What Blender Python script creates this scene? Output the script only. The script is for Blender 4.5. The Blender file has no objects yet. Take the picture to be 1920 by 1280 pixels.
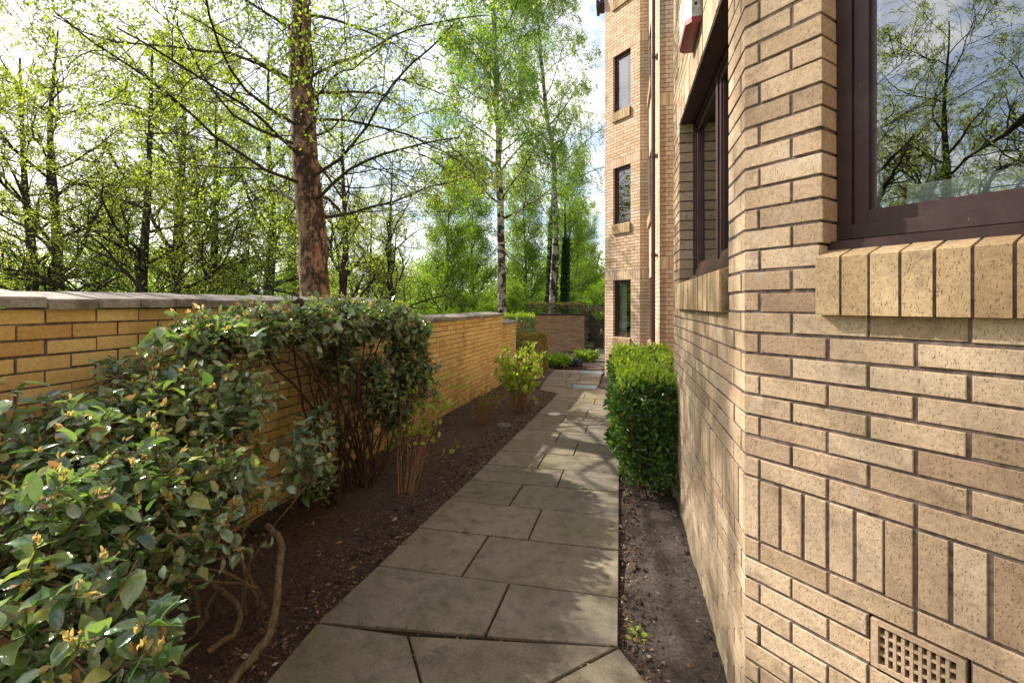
import bpy, math, random
import numpy as np
from mathutils import Vector, noise as mnoise
R = math.radians
scene = bpy.context.scene
C = scene.collection
# ------------------------------------------------------------ camera, sky, sun
H = 1.62            # eye height over the soil at the near corner
F = 890.0           # focal length in photo pixels (1920 wide)
HY = 570.0          # row of the horizon
cam = bpy.data.cameras.new('camera'); cam_o = bpy.data.objects.new('camera', cam); C.objects.link(cam_o)
cam_o.location = (0, 0, H); cam_o.rotation_euler = (R(90), 0, 0)
cam.sensor_width = 36; cam.lens = F / 1920 * 36; cam.shift_y = -(640 - HY) / 1920
cam.clip_start = 0.05; cam.clip_end = 3000
scene.camera = cam_o
AZ, EL = -59.0, 38.0
sun_dir = Vector((math.sin(R(AZ)) * math.cos(R(EL)), math.cos(R(AZ)) * math.cos(R(EL)), math.sin(R(EL))))
sl = bpy.data.lights.new('sun', 'SUN'); so = bpy.data.objects.new('sun', sl); C.objects.link(so)
sl.energy = 5.0; sl.angle = R(0.53); sl.color = (1, .95, .87)
so.rotation_euler = sun_dir.to_track_quat('Z', 'Y').to_euler(); so.location = (0, 0, 30)
w = bpy.data.worlds.new('World'); scene.world = w; w.use_nodes = True
nt = w.node_tree; nt.nodes.clear()
def WN(t, **k):
    n = nt.nodes.new(t)
    for a, b in k.items(): setattr(n, a, b)
    return n
sky = WN('ShaderNodeTexSky', sky_type='NISHITA', sun_disc=False, sun_elevation=R(EL), sun_rotation=R(AZ), air_density=1.0, dust_density=2.5, ozone_density=1.2)
tc = WN('ShaderNodeTexCoord'); sep = WN('ShaderNodeSeparateXYZ'); nt.links.new(tc.outputs['Generated'], sep.inputs[0])
mx = WN('ShaderNodeMath', operation='MAXIMUM'); mx.inputs[1].default_value = .06; nt.links.new(sep.outputs[2], mx.inputs[0])
ad = WN('ShaderNodeMath', operation='ADD'); ad.inputs[1].default_value = .12; nt.links.new(mx.outputs[0], ad.inputs[0])
dv = WN('ShaderNodeVectorMath', operation='DIVIDE'); cb = WN('ShaderNodeCombineXYZ')
for i in range(3): nt.links.new(ad.outputs[0], cb.inputs[i])
nt.links.new(tc.outputs['Generated'], dv.inputs[0]); nt.links.new(cb.outputs[0], dv.inputs[1])
cn = WN('ShaderNodeTexNoise'); cn.inputs['Scale'].default_value = 1.7; cn.inputs['Detail'].default_value = 9; cn.inputs['Roughness'].default_value = .58; cn.inputs['Distortion'].default_value = .25
nt.links.new(dv.outputs[0], cn.inputs['Vector'])
cr = WN('ShaderNodeMapRange'); cr.inputs[1].default_value = .42; cr.inputs[2].default_value = .62; cr.interpolation_type = 'SMOOTHSTEP'
nt.links.new(cn.outputs['Fac'], cr.inputs[0])
mixc = WN('ShaderNodeMix', data_type='RGBA'); nt.links.new(cr.outputs[0], mixc.inputs['Factor'])
nt.links.new(sky.outputs[0], mixc.inputs[6]); mixc.inputs[7].default_value = (7.6, 7.5, 7.4, 1)
bg = WN('ShaderNodeBackground'); bg.inputs[1].default_value = .125
nt.links.new(mixc.outputs[2], bg.inputs[0]); ow = WN('ShaderNodeOutputWorld'); nt.links.new(bg.outputs[0], ow.inputs[0])
vs = scene.view_settings; vs.view_transform = 'Standard'; vs.look = 'None'; vs.gamma = 1; vs.use_curve_mapping = False
vs.exposure = 1.0
scene.cycles.max_bounces = 8; scene.cycles.diffuse_bounces = 4; scene.cycles.glossy_bounces = 4
scene.cycles.transparent_max_bounces = 16; scene.cycles.transmission_bounces = 6
scene.cycles.use_denoising = True; scene.cycles.sample_clamp_indirect = 6

# ------------------------------------------------------------ geometry helpers
def gz(Y): return -.019 * min(max(Y - 4, 0), 21)          # the gentle fall of the ground along the path
def gp(px, py, dz=0):                                       # photo pixel -> point on the ground
    Y = 3.0
    for _ in range(12): Y = (H - gz(Y) - dz) * F / (py - HY)
    return ((px - 960) / F * Y, Y)
def P(px, py, Y): return Vector(((px - 960) / F * Y, Y, H - (py - HY) / F * Y))
class MB:
    """collects vertices and faces and links them as one mesh object"""
    def __init__(s): s.v = []; s.n = 0; s.f = {}
    def add(s, V, Fs, k):
        V = np.asarray(V, float).reshape(-1, 3); Fs = np.asarray(Fs, np.int64).reshape(-1, k)
        s.v.append(V); s.f.setdefault(k, []).append(Fs + s.n); s.n += len(V)
    def poly(s, V, faces):
        byk = {}
        for f in faces: byk.setdefault(len(f), []).append(f)
        V = np.asarray(V, float).reshape(-1, 3); s.v.append(V)
        for k, fs in byk.items(): s.f.setdefault(k, []).append(np.asarray(fs, np.int64) + s.n)
        s.n += len(V)
    def box(s, a, b):
        (x0, y0, z0), (x1, y1, z1) = a, b
        s.poly([(x0,y0,z0),(x1,y0,z0),(x1,y1,z0),(x0,y1,z0),(x0,y0,z1),(x1,y0,z1),(x1,y1,z1),(x0,y1,z1)],
               [(0,3,2,1),(4,5,6,7),(0,1,5,4),(1,2,6,5),(2,3,7,6),(3,0,4,7)])
    def build(s, name, m, parent=None, smooth=False, loc=None):
        me = bpy.data.meshes.new(name)
        V = np.concatenate(s.v) if s.v else np.zeros((0, 3))
        if loc is not None: V = V - np.asarray(loc, float)
        lv = []; st = []; tot = 0
        for k, L in s.f.items():
            A = np.concatenate(L); lv.append(A.ravel()); st.append(tot + k * np.arange(len(A))); tot += A.size
        me.vertices.add(len(V)); me.vertices.foreach_set('co', V.ravel())
        if lv:
            lv = np.concatenate(lv); st = np.concatenate(st)
            me.loops.add(len(lv)); me.loops.foreach_set('vertex_index', lv.astype(np.int32))
            me.polygons.add(len(st)); me.polygons.foreach_set('loop_start', st.astype(np.int32))
            me.polygons.foreach_set('use_smooth', np.full(len(st), bool(smooth)))
        me.update(calc_edges=True); me.validate()
        me.materials.append(m)
        o = bpy.data.objects.new(name, me); C.objects.link(o)
        if parent is not None: o.parent = parent
        if loc is not None: o.location = loc
        return o
def tag(o, label=None, cat=None, group=None, kind=None):
    if label: o['label'] = label
    if cat: o['category'] = cat
    if group: o['group'] = group
    if kind: o['kind'] = kind
    return o
def empty(name, loc=(0, 0, 0), rz=0):
    o = bpy.data.objects.new(name, None); C.objects.link(o); o.location = loc; o.rotation_euler = (0, 0, rz); o.empty_display_size = .1
    return o
def copy_tree(o, parent=None):
    c = o.copy(); C.objects.link(c); c.parent = parent
    for ch in o.children: copy_tree(ch, c)
    return c

# ------------------------------------------------------------ materials
class NM:
    def __init__(s, name):
        s.m = bpy.data.materials.new(name); s.m.use_nodes = True; s.t = s.m.node_tree; s.t.nodes.clear()
        s.out = s.t.nodes.new('ShaderNodeOutputMaterial')
    def n(s, t, ins=None, **k):
        x = s.t.nodes.new('ShaderNode' + t)
        for a, b in k.items(): setattr(x, a, b)
        for a, b in (ins or {}).items():
            if hasattr(b, 'links') or isinstance(b, bpy.types.NodeSocket): s.t.links.new(b, x.inputs[a])
            else: x.inputs[a].default_value = b
        return x
    def co(s, scale=(1, 1, 1)):
        t = s.n('TexCoord'); mp = s.n('Mapping', {0: t.outputs['Object'], 'Scale': scale}); return mp.outputs[0]
    def noise(s, sc, det=4, rough=.55, vec=None, dist=0):
        return s.n('TexNoise', {'Vector': vec or s.co(), 'Scale': sc, 'Detail': det, 'Roughness': rough, 'Distortion': dist}).outputs['Fac']
    def ramp(s, fac, stops, interp='LINEAR'):
        r = s.n('ValToRGB', {0: fac}); e = r.color_ramp.elements; r.color_ramp.interpolation = interp
        while len(e) < len(stops): e.new(.5)
        for i, (p, c) in enumerate(stops):
            e[i].position = p
            c = (c, c, c) if isinstance(c, (int, float)) else c
            e[i].color = (*c[:3], 1)
        return r.outputs[0]
    def mix(s, f, a, b, mode='MIX'):
        x = s.n('Mix', data_type='RGBA', blend_type=mode)
        for k, v in ((0, f), (6, a), (7, b)):
            if isinstance(v, bpy.types.NodeSocket): s.t.links.new(v, x.inputs[k])
            elif k == 0: x.inputs[0].default_value = v
            else: x.inputs[k].default_value = (*v[:3], 1) if not isinstance(v, (int, float)) else (v, v, v, 1)
        return x.outputs[2]
    def math(s, op, a, b=0.0, c=0.0):
        return s.n('Math', {0: a, 1: b, 2: c}, operation=op).outputs[0]
    def rnd(s): return s.n('NewGeometry').outputs['Random Per Island']
    def bump(s, h, st=.5, d=.01, nrm=None):
        i = {'Height': h, 'Strength': st, 'Distance': d}
        if nrm is not None: i['Normal'] = nrm
        return s.n('Bump', i).outputs[0]
    def bsdf(s, col, rough=.8, spec=.5, nrm=None, metal=0.0, coat=0.0):
        i = {'Base Color': col if isinstance(col, bpy.types.NodeSocket) else (*col, 1), 'Roughness': rough, 'Specular IOR Level': spec, 'Metallic': metal, 'Coat Weight': coat}
        if nrm is not None: i['Normal'] = nrm
        return s.n('BsdfPrincipled', i).outputs[0]
    def done(s, sh): s.t.links.new(sh, s.out.inputs[0]); return s.m
def brick_mat(name, c, dark=.55, speck=.6, stain=None, weather=False):
    m = NM(name); r = m.rnd()
    base = m.ramp(r, [(0, c[0]), (.3, c[1]), (.62, c[2]), (.85, c[3]), (1, c[4])])
    big = m.noise(2.3, 4); base = m.mix(m.ramp(big, [(.35, 0), (.7, .5)]), base, tuple(x * .8 for x in c[3]))
    fine = m.noise(60, 4, .65); base = m.mix(.45, base, m.ramp(fine, [(.3, .35), (.7, .75)]), 'OVERLAY')
    pits = m.noise(240, 2, .6, m.co((1, 1, .4)))
    pm = m.ramp(pits, [(.335, 1), (.39, 0)])
    base = m.mix(m.math('MULTIPLY', pm, speck), base, tuple(x * dark * .5 for x in c[0]))
    if stain:
        st = m.noise(3.1, 5, .6); pos = m.n('NewGeometry').outputs['Position']; z = m.n('SeparateXYZ', {0: pos}).outputs[2]
        lo = m.n('MapRange', {0: z, 1: .55, 2: -.2, 3: 0.0, 4: 1.0}).outputs[0]
        k = m.math('MULTIPLY', lo, m.ramp(st, [(.35, 0), (.6, 1)]))
        base = m.mix(m.math('MULTIPLY', k, .7), base, stain)
        up = m.noise(1.6, 5, .6, m.co((1, 1, .5)))
        base = m.mix(m.ramp(up, [(.56, 0), (.72, .55)]), base, (.12, .085, .03))
    if weather:
        w1 = m.noise(1.1, 5, .62, m.co((1, 1, .55)), .4); base = m.mix(m.ramp(w1, [(.44, 0), (.66, .38)]), base, (.20, .155, .105))
        w2 = m.noise(4.5, 5, .7, None, .6); base = m.mix(m.ramp(w2, [(.58, 0), (.74, .5)]), base, (.56, .50, .42))
        w3 = m.noise(9, 5, .7); base = m.mix(m.ramp(w3, [(.56, 0), (.68, .5)]), base, (.17, .12, .085))
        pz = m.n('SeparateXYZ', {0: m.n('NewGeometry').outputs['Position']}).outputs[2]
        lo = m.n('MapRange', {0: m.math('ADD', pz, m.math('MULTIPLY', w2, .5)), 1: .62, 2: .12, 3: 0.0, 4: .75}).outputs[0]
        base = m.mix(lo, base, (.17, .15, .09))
    h = m.mix(.5, m.ramp(fine, [(.2, 0), (.8, 1)]), m.ramp(pits, [(.33, 0), (.42, 1)]))
    h = m.mix(.3, h, m.noise(22, 3))
    return m.done(m.bsdf(base, .88, .25, m.bump(h, .7, .004)))
buff = [(.33, .23, .14), (.46, .335, .21), (.55, .42, .28), (.49, .345, .215), (.31, .21, .135)]
pale = [(.48, .33, .20), (.57, .41, .28), (.62, .47, .34), (.57, .40, .26), (.46, .30, .18)]
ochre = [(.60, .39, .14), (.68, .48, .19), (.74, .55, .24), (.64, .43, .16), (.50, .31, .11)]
M = {}
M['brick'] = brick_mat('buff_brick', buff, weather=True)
M['brick_far'] = brick_mat('pale_buff_brick', pale, speck=.2)
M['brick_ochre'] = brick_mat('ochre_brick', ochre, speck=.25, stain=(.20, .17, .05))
M['brick_red'] = brick_mat('russet_brick', [(.40, .22, .12), (.50, .29, .16), (.55, .33, .19), (.45, .25, .14), (.36, .19, .10)], speck=.2)
M['sill'] = brick_mat('yellow_sill_brick', weather=True, c= [(.36, .235, .12), (.44, .305, .165), (.50, .36, .20), (.41, .28, .145), (.30, .20, .105)], speck=.7)
def simple(name, col, rough=.6, spec=.5, n=20, amt=.25, bumpd=.001, metal=0., coat=0.):
    m = NM(name); f = m.noise(n, 5, .6)
    c = m.mix(amt, col, m.mix(1, col, m.ramp(f, [(.3, .3), (.7, 1.2)]), 'MULTIPLY'))
    return m.done(m.bsdf(c, rough, spec, m.bump(f, .4, bumpd), metal, coat))
M['mortar'] = simple('mortar', (.20, .145, .118), .95, .1, 30, 1.0, .004)
M['mortar_pale'] = simple('far_mortar', (.17, .11, .08), .95, .1, 40, .5, .003)
def frame_paint():
    m = NM('brown_window_paint'); f = m.noise(9, 5, .6); sp = m.noise(75, 3, .75, m.co((1, 1, .5))); d = m.noise(3, 5, .7)
    c = m.mix(m.ramp(f, [(.35, 0), (.65, 1)]), (.034, .012, .011), (.052, .019, .017))
    c = m.mix(m.ramp(d, [(.52, 0), (.75, .35)]), c, (.14, .10, .09)); c = m.mix(m.ramp(sp, [(.70, 0), (.74, .8)]), c, (.45, .42, .38))
    return m.done(m.bsdf(c, .42, .5, m.bump(m.noise(50, 4, .7, m.co((.2, .2, 1))), .25, .001)))
M['frame'] = frame_paint()
M['pipe'] = simple('brown_pipe_plastic', (.065, .018, .016), .4, .5, 6, .3, .0005)
M['spacer'] = simple('pale_spacer', (.55, .55, .52), .5, .5, 60, .5)
M['blind'] = simple('blind_fabric', (.55, .60, .56), .8, .2, 4, .3)
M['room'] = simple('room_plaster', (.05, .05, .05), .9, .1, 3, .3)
M['board'] = simple('painted_board', (.80, .84, .88), .6, .3, 5, .15)
M['alarm'] = simple('weathered_alarm_casing', (.42, .46, .43), .5, .5, 26, .8)
M['alarm_red'] = simple('red_alarm_lens', (.24, .012, .014), .3, .5, 20, .4)
M['dark'] = simple('dark_opening', (.012, .010, .009), .9, .1)
M['vent'] = simple('clay_vent', (.47, .34, .22), .85, .25, 90, .5, .002)
M['eave'] = simple('eave_board', (.03, .022, .02), .5, .4)
M['cover'] = simple('steel_cover', (.30, .34, .40), .32, .6, 40, .6, .001, .55)
M['stone'] = simple('stone_disc', (.16, .15, .13), .9, .2, 50, .6, .003)
M['white'] = simple('white_disc', (.65, .64, .6), .6, .4, 30, .3)
def glass(name, tint, refl, bumpy=.0):
    m = NM(name)
    fr = m.n('Fresnel', {'IOR': 1.5}).outputs[0]
    f = m.math('ADD', m.math('MULTIPLY', fr, 1.2), refl); f = m.math('MINIMUM', f, .95)
    nn = m.bump(m.noise(1.1, 2), bumpy, .02)
    gl = m.n('BsdfGlossy', {'Color': (1, 1, 1, 1), 'Roughness': .004, 'Normal': nn}).outputs[0]
    tr = m.n('BsdfTransparent', {'Color': (*tint, 1)}).outputs[0]
    return m.done(m.n('MixShader', {0: f, 1: tr, 2: gl}).outputs[0])
M['glass'] = glass('window_glass', (.8, .85, .82), .28, .6)
M['glass_far'] = glass('far_window_glass', (.8, .85, .82), .10, .3)
def leaf_mat(name, stops, trans=.45, tcol=(1.3, 1.25, .35), rough=.4, spec=.5, under=None, vein=False, emph=0.0):
    m = NM(name); r = m.rnd(); col = m.ramp(r, stops)
    if under:
        bf = m.n('NewGeometry').outputs['Backfacing']; col2 = m.mix(bf, col, under)
    else: col2 = col
    nrm = None
    if vein:
        v = m.noise(70, 3); col2 = m.mix(.35, col2, m.ramp(v, [(.3, .25), (.7, .8)]), 'OVERLAY'); nrm = m.bump(v, .35, .004)
    p = m.bsdf(col2, rough, spec, nrm)
    t = m.n('BsdfTranslucent', {'Color': m.mix(1, col, tcol, 'MULTIPLY')}).outputs[0]
    return m.done(m.n('MixShader', {0: trans, 1: p, 2: t}).outputs[0])
M['ela'] = leaf_mat('glossy_evergreen_leaf', [(0, (.045, .09, .04)), (.3, (.085, .15, .06)), (.6, (.15, .22, .10)), (.85, (.24, .31, .12)), (1, (.38, .40, .13))], .25, (1.6, 2.0, .5), .16, 1.0, under=(.30, .34, .24), vein=True)
M['ela_young'] = leaf_mat('pale_young_leaf', [(0, (.42, .34, .14)), (.4, (.55, .48, .22)), (.8, (.48, .36, .20)), (1, (.5, .50, .22))], .4, (1.3, 1.1, .6), .5, .3)
M['ela_dry'] = leaf_mat('dry_leaf', [(0, (.22, .12, .06)), (1, (.38, .24, .12))], .3, (1.2, 1, .6), .7, .2)
M['spring'] = leaf_mat('spring_leaf', [(0, (.19, .25, .05)), (.5, (.29, .35, .08)), (1, (.40, .43, .12))], .58, (1.75, 1.75, .6), .45, .4)
M['birch_leaf'] = leaf_mat('birch_leaf', [(0, (.14, .21, .035)), (.5, (.22, .30, .05)), (1, (.32, .37, .08))], .55, (1.8, 1.8, .45), .4, .4)
M['green_leaf'] = leaf_mat('green_leaf', [(0, (.08, .17, .025)), (.5, (.13, .25, .035)), (1, (.24, .34, .05))], .55, (1.9, 1.9, .4), .4, .4)
M['far_leaf'] = leaf_mat('scrub_leaf', [(0, (.10, .17, .03)), (.5, (.18, .28, .045)), (1, (.30, .37, .07))], .5, (1.7, 1.8, .4), .6, .2)
M['dark_leaf'] = leaf_mat('evergreen_leaf', [(0, (.02, .045, .012)), (.6, (.035, .08, .018)), (1, (.07, .12, .02))], .3, (1.5, 1.7, .4), .4, .4)
M['box_leaf'] = leaf_mat('hedge_leaf', [(0, (.03, .075, .02)), (.4, (.055, .12, .028)), (.75, (.10, .19, .035)), (.96, (.20, .28, .05)), (1, (.22, .15, .05))], .33, (1.6, 1.7, .5), .33, .5)
M['box_tip'] = leaf_mat('hedge_tip_leaf', [(0, (.20, .32, .04)), (.6, (.32, .44, .06)), (1, (.44, .50, .09))], .4, (1.5, 1.5, .4), .4, .4)
M['brown_leaf'] = leaf_mat('bronze_hedge_leaf', [(0, (.10, .10, .03)), (.5, (.20, .17, .05)), (1, (.34, .26, .08))], .35, (1.5, 1.4, .5), .5, .3)
M['purple_leaf'] = leaf_mat('dusky_leaf', [(0, (.05, .05, .03)), (.5, (.10, .08, .05)), (1, (.17, .13, .08))], .3, (1.4, 1.2, .7), .5, .3)
M['pink_leaf'] = leaf_mat('pinkish_spent_flower', [(0, (.35, .2, .12)), (1, (.5, .33, .22))], .35, (1.2, 1, .8), .6, .3)
M['lavender'] = leaf_mat('grey_blue_leaf', [(0, (.04, .05, .06)), (1, (.10, .12, .15))], .2, (1, 1, 1), .6, .3)
def bark(name, a, b, sc=14):
    m = NM(name); f = m.noise(sc, 6, .7, m.co((1, 1, .25)))
    return m.done(m.bsdf(m.ramp(f, [(.35, a), (.65, b)]), .92, .15, m.bump(f, .8, .02)))
M['bark'] = bark('dark_bark', (.028, .022, .018), (.075, .06, .045))
M['bark_grey'] = bark('grey_bark', (.06, .052, .042), (.15, .13, .10))
M['stem'] = bark('shrub_stem', (.10, .065, .04), (.26, .19, .12), 60)
M['stem_red'] = bark('reddish_stem', (.20, .09, .04), (.42, .22, .10), 60)
M['stem_dark'] = bark('dark_stem', (.035, .022, .016), (.10, .065, .045), 50)
def birch_bark():
    m = NM('birch_bark'); v = m.co((1, 1, 1))
    pl = m.noise(22, 8, .78, m.co((1, 1, .4)), .5)
    hor = m.noise(7, 5, .6, m.co((1, 1, 9)))
    bigm = m.noise(4.6, 7, .72, m.co((1.5, 1.5, .7)), .8)
    skin = m.mix(m.ramp(hor, [(.35, 0), (.7, 1)]), (.46, .25, .14), (.24, .115, .065))
    skin = m.mix(m.ramp(pl, [(.4, 0), (.65, .7)]), skin, (.40, .27, .18))
    dk = m.ramp(m.math('ADD', m.math('MULTIPLY', bigm, .62), m.math('MULTIPLY', pl, .38)), [(.465, 1), (.525, 0)])
    col = m.mix(dk, skin, m.ramp(pl, [(.3, (.02, .014, .01)), (.7, (.12, .07, .045))]))
    h = m.mix(.5, m.ramp(dk, [(0, 1), (1, 0)]), m.ramp(pl, [(.3, 0), (.7, 1)]))
    return m.done(m.bsdf(col, .85, .25, m.bump(h, .9, .04)))
M['birch'] = birch_bark()
def birch_bark2():
    m = NM('silver_birch_bark'); hor = m.noise(5, 5, .6, m.co((1, 1, 4))); bg = m.noise(2.2, 4, .6, m.co((1, 1, 1.4)), .8)
    skin = m.mix(m.ramp(hor, [(.4, 0), (.65, 1)]), (.52, .46, .40), (.24, .18, .14))
    return m.done(m.bsdf(m.mix(m.ramp(bg, [(.47, 1), (.54, 0)]), skin, (.04, .03, .025)), .85, .2, m.bump(hor, .6, .02)))
M['birch2'] = birch_bark2()
def soil(grey=False):
    m = NM('soil_grit' if grey else 'soil'); f = m.noise(55, 8, .75); g = m.noise(3, 4); s = m.noise(220, 3, .7)
    c = m.ramp(f, [(.28, (.016, .010, .007)), (.46, (.068, .042, .031)), (.62, (.15, .098, .068)), (.80, (.30, .21, .145))])
    c = m.mix(m.ramp(g, [(.4, 0), (.7, .35)]), c, (.06, .042, .030))
    c = m.mix(m.ramp(s, [(.66, 0), (.72, .7)]), c, (.26, .15, .08))
    if grey: c = m.mix(.32, c, m.ramp(f, [(.3, (.05, .042, .034)), (.55, (.14, .12, .10)), (.75, (.30, .26, .22))]))
    h = m.mix(.5, f, s)
    return m.done(m.bsdf(c, .85, .35, m.bump(h, 1.0, .02)))
M['soil'] = soil(); M['soil_grey'] = soil(True)
def slab():
    m = NM('paving_slab'); r = m.rnd()
    big = m.noise(1.7, 5, .6, None, .3); f = m.noise(130, 5, .7); mid = m.noise(11, 5, .65)
    c = m.ramp(r, [(0, (.155, .123, .086)), (.35, (.20, .158, .108)), (.7, (.175, .146, .110)), (1, (.235, .182, .12))])
    c = m.mix(m.ramp(big, [(.42, 0), (.68, .75)]), c, (.135, .118, .05))
    c = m.mix(m.ramp(mid, [(.3, .7), (.54, 0)]), c, (.075, .064, .048)); c = m.mix(m.ramp(m.noise(4.2, 6, .7, None, .5), [(.52, 0), (.70, .5)]), c, (.29, .235, .165))
    c = m.mix(.5, c, m.ramp(f, [(.3, .2), (.7, .85)]), 'OVERLAY')
    sp = m.noise(420, 2, .5); c = m.mix(m.ramp(sp, [(.67, 0), (.72, .5)]), c, (.42, .38, .30))
    return m.done(m.bsdf(c, .8, .35, m.bump(m.mix(.5, f, mid), .55, .004)))
M['slab'] = slab()
M['joint'] = simple('joint_moss', (.035, .030, .016), .95, .1, 120, .8, .004)
def ground_mat():
    m = NM('woodland_ground'); f = m.noise(7, 8, .7); g = m.noise(.35, 4)
    c = m.ramp(f, [(.3, (.02, .03, .01)), (.55, (.06, .08, .02)), (.75, (.10, .10, .04))])
    c = m.mix(m.ramp(g, [(.4, 0), (.65, .7)]), c, (.10, .14, .03))
    return m.done(m.bsdf(c, .95, .1, m.bump(f, 1, .05)))
M['ground'] = ground_mat()
def coping():
    m = NM('coping_stone'); f = m.noise(70, 6, .7); b = m.noise(5, 5, .65); n_ = m.n('NewGeometry').outputs['Normal']; z = m.n('SeparateXYZ', {0: n_}).outputs[2]
    c = m.ramp(f, [(.3, (.22, .20, .17)), (.6, (.40, .37, .32)), (.8, (.52, .48, .42))])
    c = m.mix(m.ramp(b, [(.42, 0), (.62, .8)]), c, (.10, .075, .055)); c = m.mix(m.math('MULTIPLY', m.rnd(), .5), c, (.13, .11, .09)); c = m.mix(m.ramp(m.noise(14, 5, .7), [(.55, 0), (.68, .6)]), c, (.42, .41, .36))
    return m.done(m.bsdf(c, .9, .25, m.bump(f, .7, .006)))
M['coping'] = coping()
M['litter'] = leaf_mat('fallen_husks', [(0, (.10, .055, .03)), (.4, (.24, .11, .05)), (.8, (.38, .20, .09)), (1, (.45, .36, .2))], .15, (1, 1, 1), .7, .3)

# ------------------------------------------------------------ brickwork
b2 = np.array([.2215, .9752]); a2 = np.array([-.533, .8461]); p2 = np.array([-.9752, .2215])   # wall direction, 45 deg facet, outward normal of the wall
rb = random.Random(5)
Z0 = H - .03        # a bed joint of the building's coursing
def frame(O, d, n):
    O = np.asarray(O, float); d = np.asarray(d, float); n = np.asarray(n, float)
    def T(s, k, z): q = O + d * s + n * k; return (q[0], q[1], z)
    return T
def wbox(mb, T, s0, s1, k0, k1, z0, z1):
    """box in wall coordinates: s along, k outward"""
    mb.poly([T(s0,k0,z0),T(s1,k0,z0),T(s1,k1,z0),T(s0,k1,z0),T(s0,k0,z1),T(s1,k0,z1),T(s1,k1,z1),T(s0,k1,z1)],
            [(0,3,2,1),(4,5,6,7),(0,1,5,4),(1,2,6,5),(2,3,7,6),(3,0,4,7)])
def brick(mb, T, s0, s1, z0, z1, dep, ch, jit, m0=0., m1=0.):
    if s1 - s0 < .008: return
    j = lambda: rb.gauss(0, jit * .8)
    k0 = j() * .8
    a0, a1, b0, b1 = s0 + j(), s1 + j(), z0 + j(), z1 + j()
    if m0: a0 = s0
    if m1: a1 = s1
    V = [T(a0 + m0*dep, -dep, b0), T(a1 - m1*dep, -dep, b0), T(a1 - m1*dep, -dep, b1), T(a0 + m0*dep, -dep, b1)]
    if ch:
        c0 = 0 if m0 else ch; c1 = 0 if m1 else ch
        V += [T(a0, -ch + k0, b0), T(a1, -ch + k0, b0), T(a1, -ch + k0, b1), T(a0, -ch + k0, b1)]
        V += [T(a0 + c0, k0 * (not m0), b0 + ch), T(a1 - c1, k0 * (not m1), b0 + ch), T(a1 - c1, k0 * (not m1), b1 - ch), T(a0 + c0, k0 * (not m0), b1 - ch)]
        Fs = [(8,9,10,11)]
        for q in (0, 4):
            for i in range(4): Fs.append((q+i, q+(i+1)%4, q+4+(i+1)%4, q+4+i))
    else:
        V += [T(a0, 0, b0), T(a1, 0, b0), T(a1, 0, b1), T(a0, 0, b1)]
        Fs = [(4,5,6,7)] + [(i, (i+1)%4, 4+(i+1)%4, 4+i) for i in range(4)]
    mb.poly(V, Fs)
def brick_wall(parent, O, d, n, L, z0, z1, mat, mor, openings=(), soldiers=(), phase=(.0, .1125), m0=0., m1=0., ch=.0, jit=.0, zref=Z0, part='brickwork', thick=.11, deep=.10, half=.0052, label=None, ends=(1, 1)):
    T = frame(O, d, n); mb = MB()
    k0 = int(round((z0 - zref) / .075)); k1 = int(round((z1 - zref) / .075))
    sol = {int(round((z - zref) / .075)) for z in soldiers}
    k = k0
    while k < k1:
        zb = zref + .075 * k
        if k in sol: st, hgt, ph, step = .075, .225, phase[0] % .075, 3
        else: st, hgt, ph, step = .225, .075, phase[k % 2], 1
        i = int(math.floor(-ph / st)) - 1
        while ph + i * st < L:
            a, b = ph + i * st, ph + (i + 1) * st; i += 1
            A = 0. if a <= 0 else a + half; B = L if b >= L else b - half
            if B <= 0 or A >= L: continue
            segs = [(A, B, A == 0. and ends[0] and not m0, B == L and ends[1] and not m1)]
            for (o0, o1, oz0, oz1) in openings:
                if zb + hgt > oz0 + .01 and zb < oz1 - .01:
                    ns = []
                    for (x0, x1, e0, e1) in segs:
                        if x1 <= o0 or x0 >= o1: ns.append((x0, x1, e0, e1)); continue
                        if x0 < o0: ns.append((x0, o0, e0, True))
                        if x1 > o1: ns.append((o1, x1, True, e1))
                    segs = ns
            for (x0, x1, e0, e1) in segs:
                mm0 = m0 if x0 == 0. else 0.; mm1 = m1 if x1 == L else 0.
                dd = deep if (e0 or e1) else .016
                brick(mb, T, x0, x1, zb + half, zb + hgt - half, dd, ch, jit, mm0, mm1)
        k += step
    o = mb.build('wall', mat, parent)
    if label: o['label'] = label
    # the mortar behind, with the openings left free
    mo = MB(); g = .006
    ss = sorted({0., L} | {v for q in openings for v in (max(0, q[0] - g), min(L, q[1] + g))})
    zz = sorted({z0, z1} | {v for q in openings for v in (q[2] - g, q[3] + g)})
    for i in range(len(ss) - 1):
        j = 0
        while j < len(zz) - 1:
            sm = (ss[i] + ss[i+1]) / 2
            def free(jj):
                zm = (zz[jj] + zz[jj+1]) / 2
                return not any(q[0] - g - 1e-6 < sm < q[1] + g + 1e-6 and q[2] - g - 1e-6 < zm < q[3] + g + 1e-6 for q in openings)
            if not free(j): j += 1; continue
            e = j
            while e + 1 < len(zz) - 1 and free(e + 1): e += 1
            sa, sb = ss[i], ss[i+1]
            ka, kb = -.0045, -thick
            x0 = sa + (.004 if sa == 0. and not m0 else 0); x1 = sb - (.004 if sb == L and not m1 else 0)
            f0 = m0 if sa == 0. else 0.; f1 = m1 if sb == L else 0.
            V = []
            for z in (zz[j], zz[e+1]):
                V += [T(x0 - f0*ka, ka, z), T(x1 + f1*ka, ka, z), T(x1 + f1*kb, kb, z), T(x0 - f0*kb, kb, z)]
            mo.poly(V, [(0,3,2,1),(4,5,6,7),(0,1,5,4),(1,2,6,5),(2,3,7,6),(3,0,4,7)])
            j = e + 1
    mo.build('mortar', mor, o)
    return o
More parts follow.
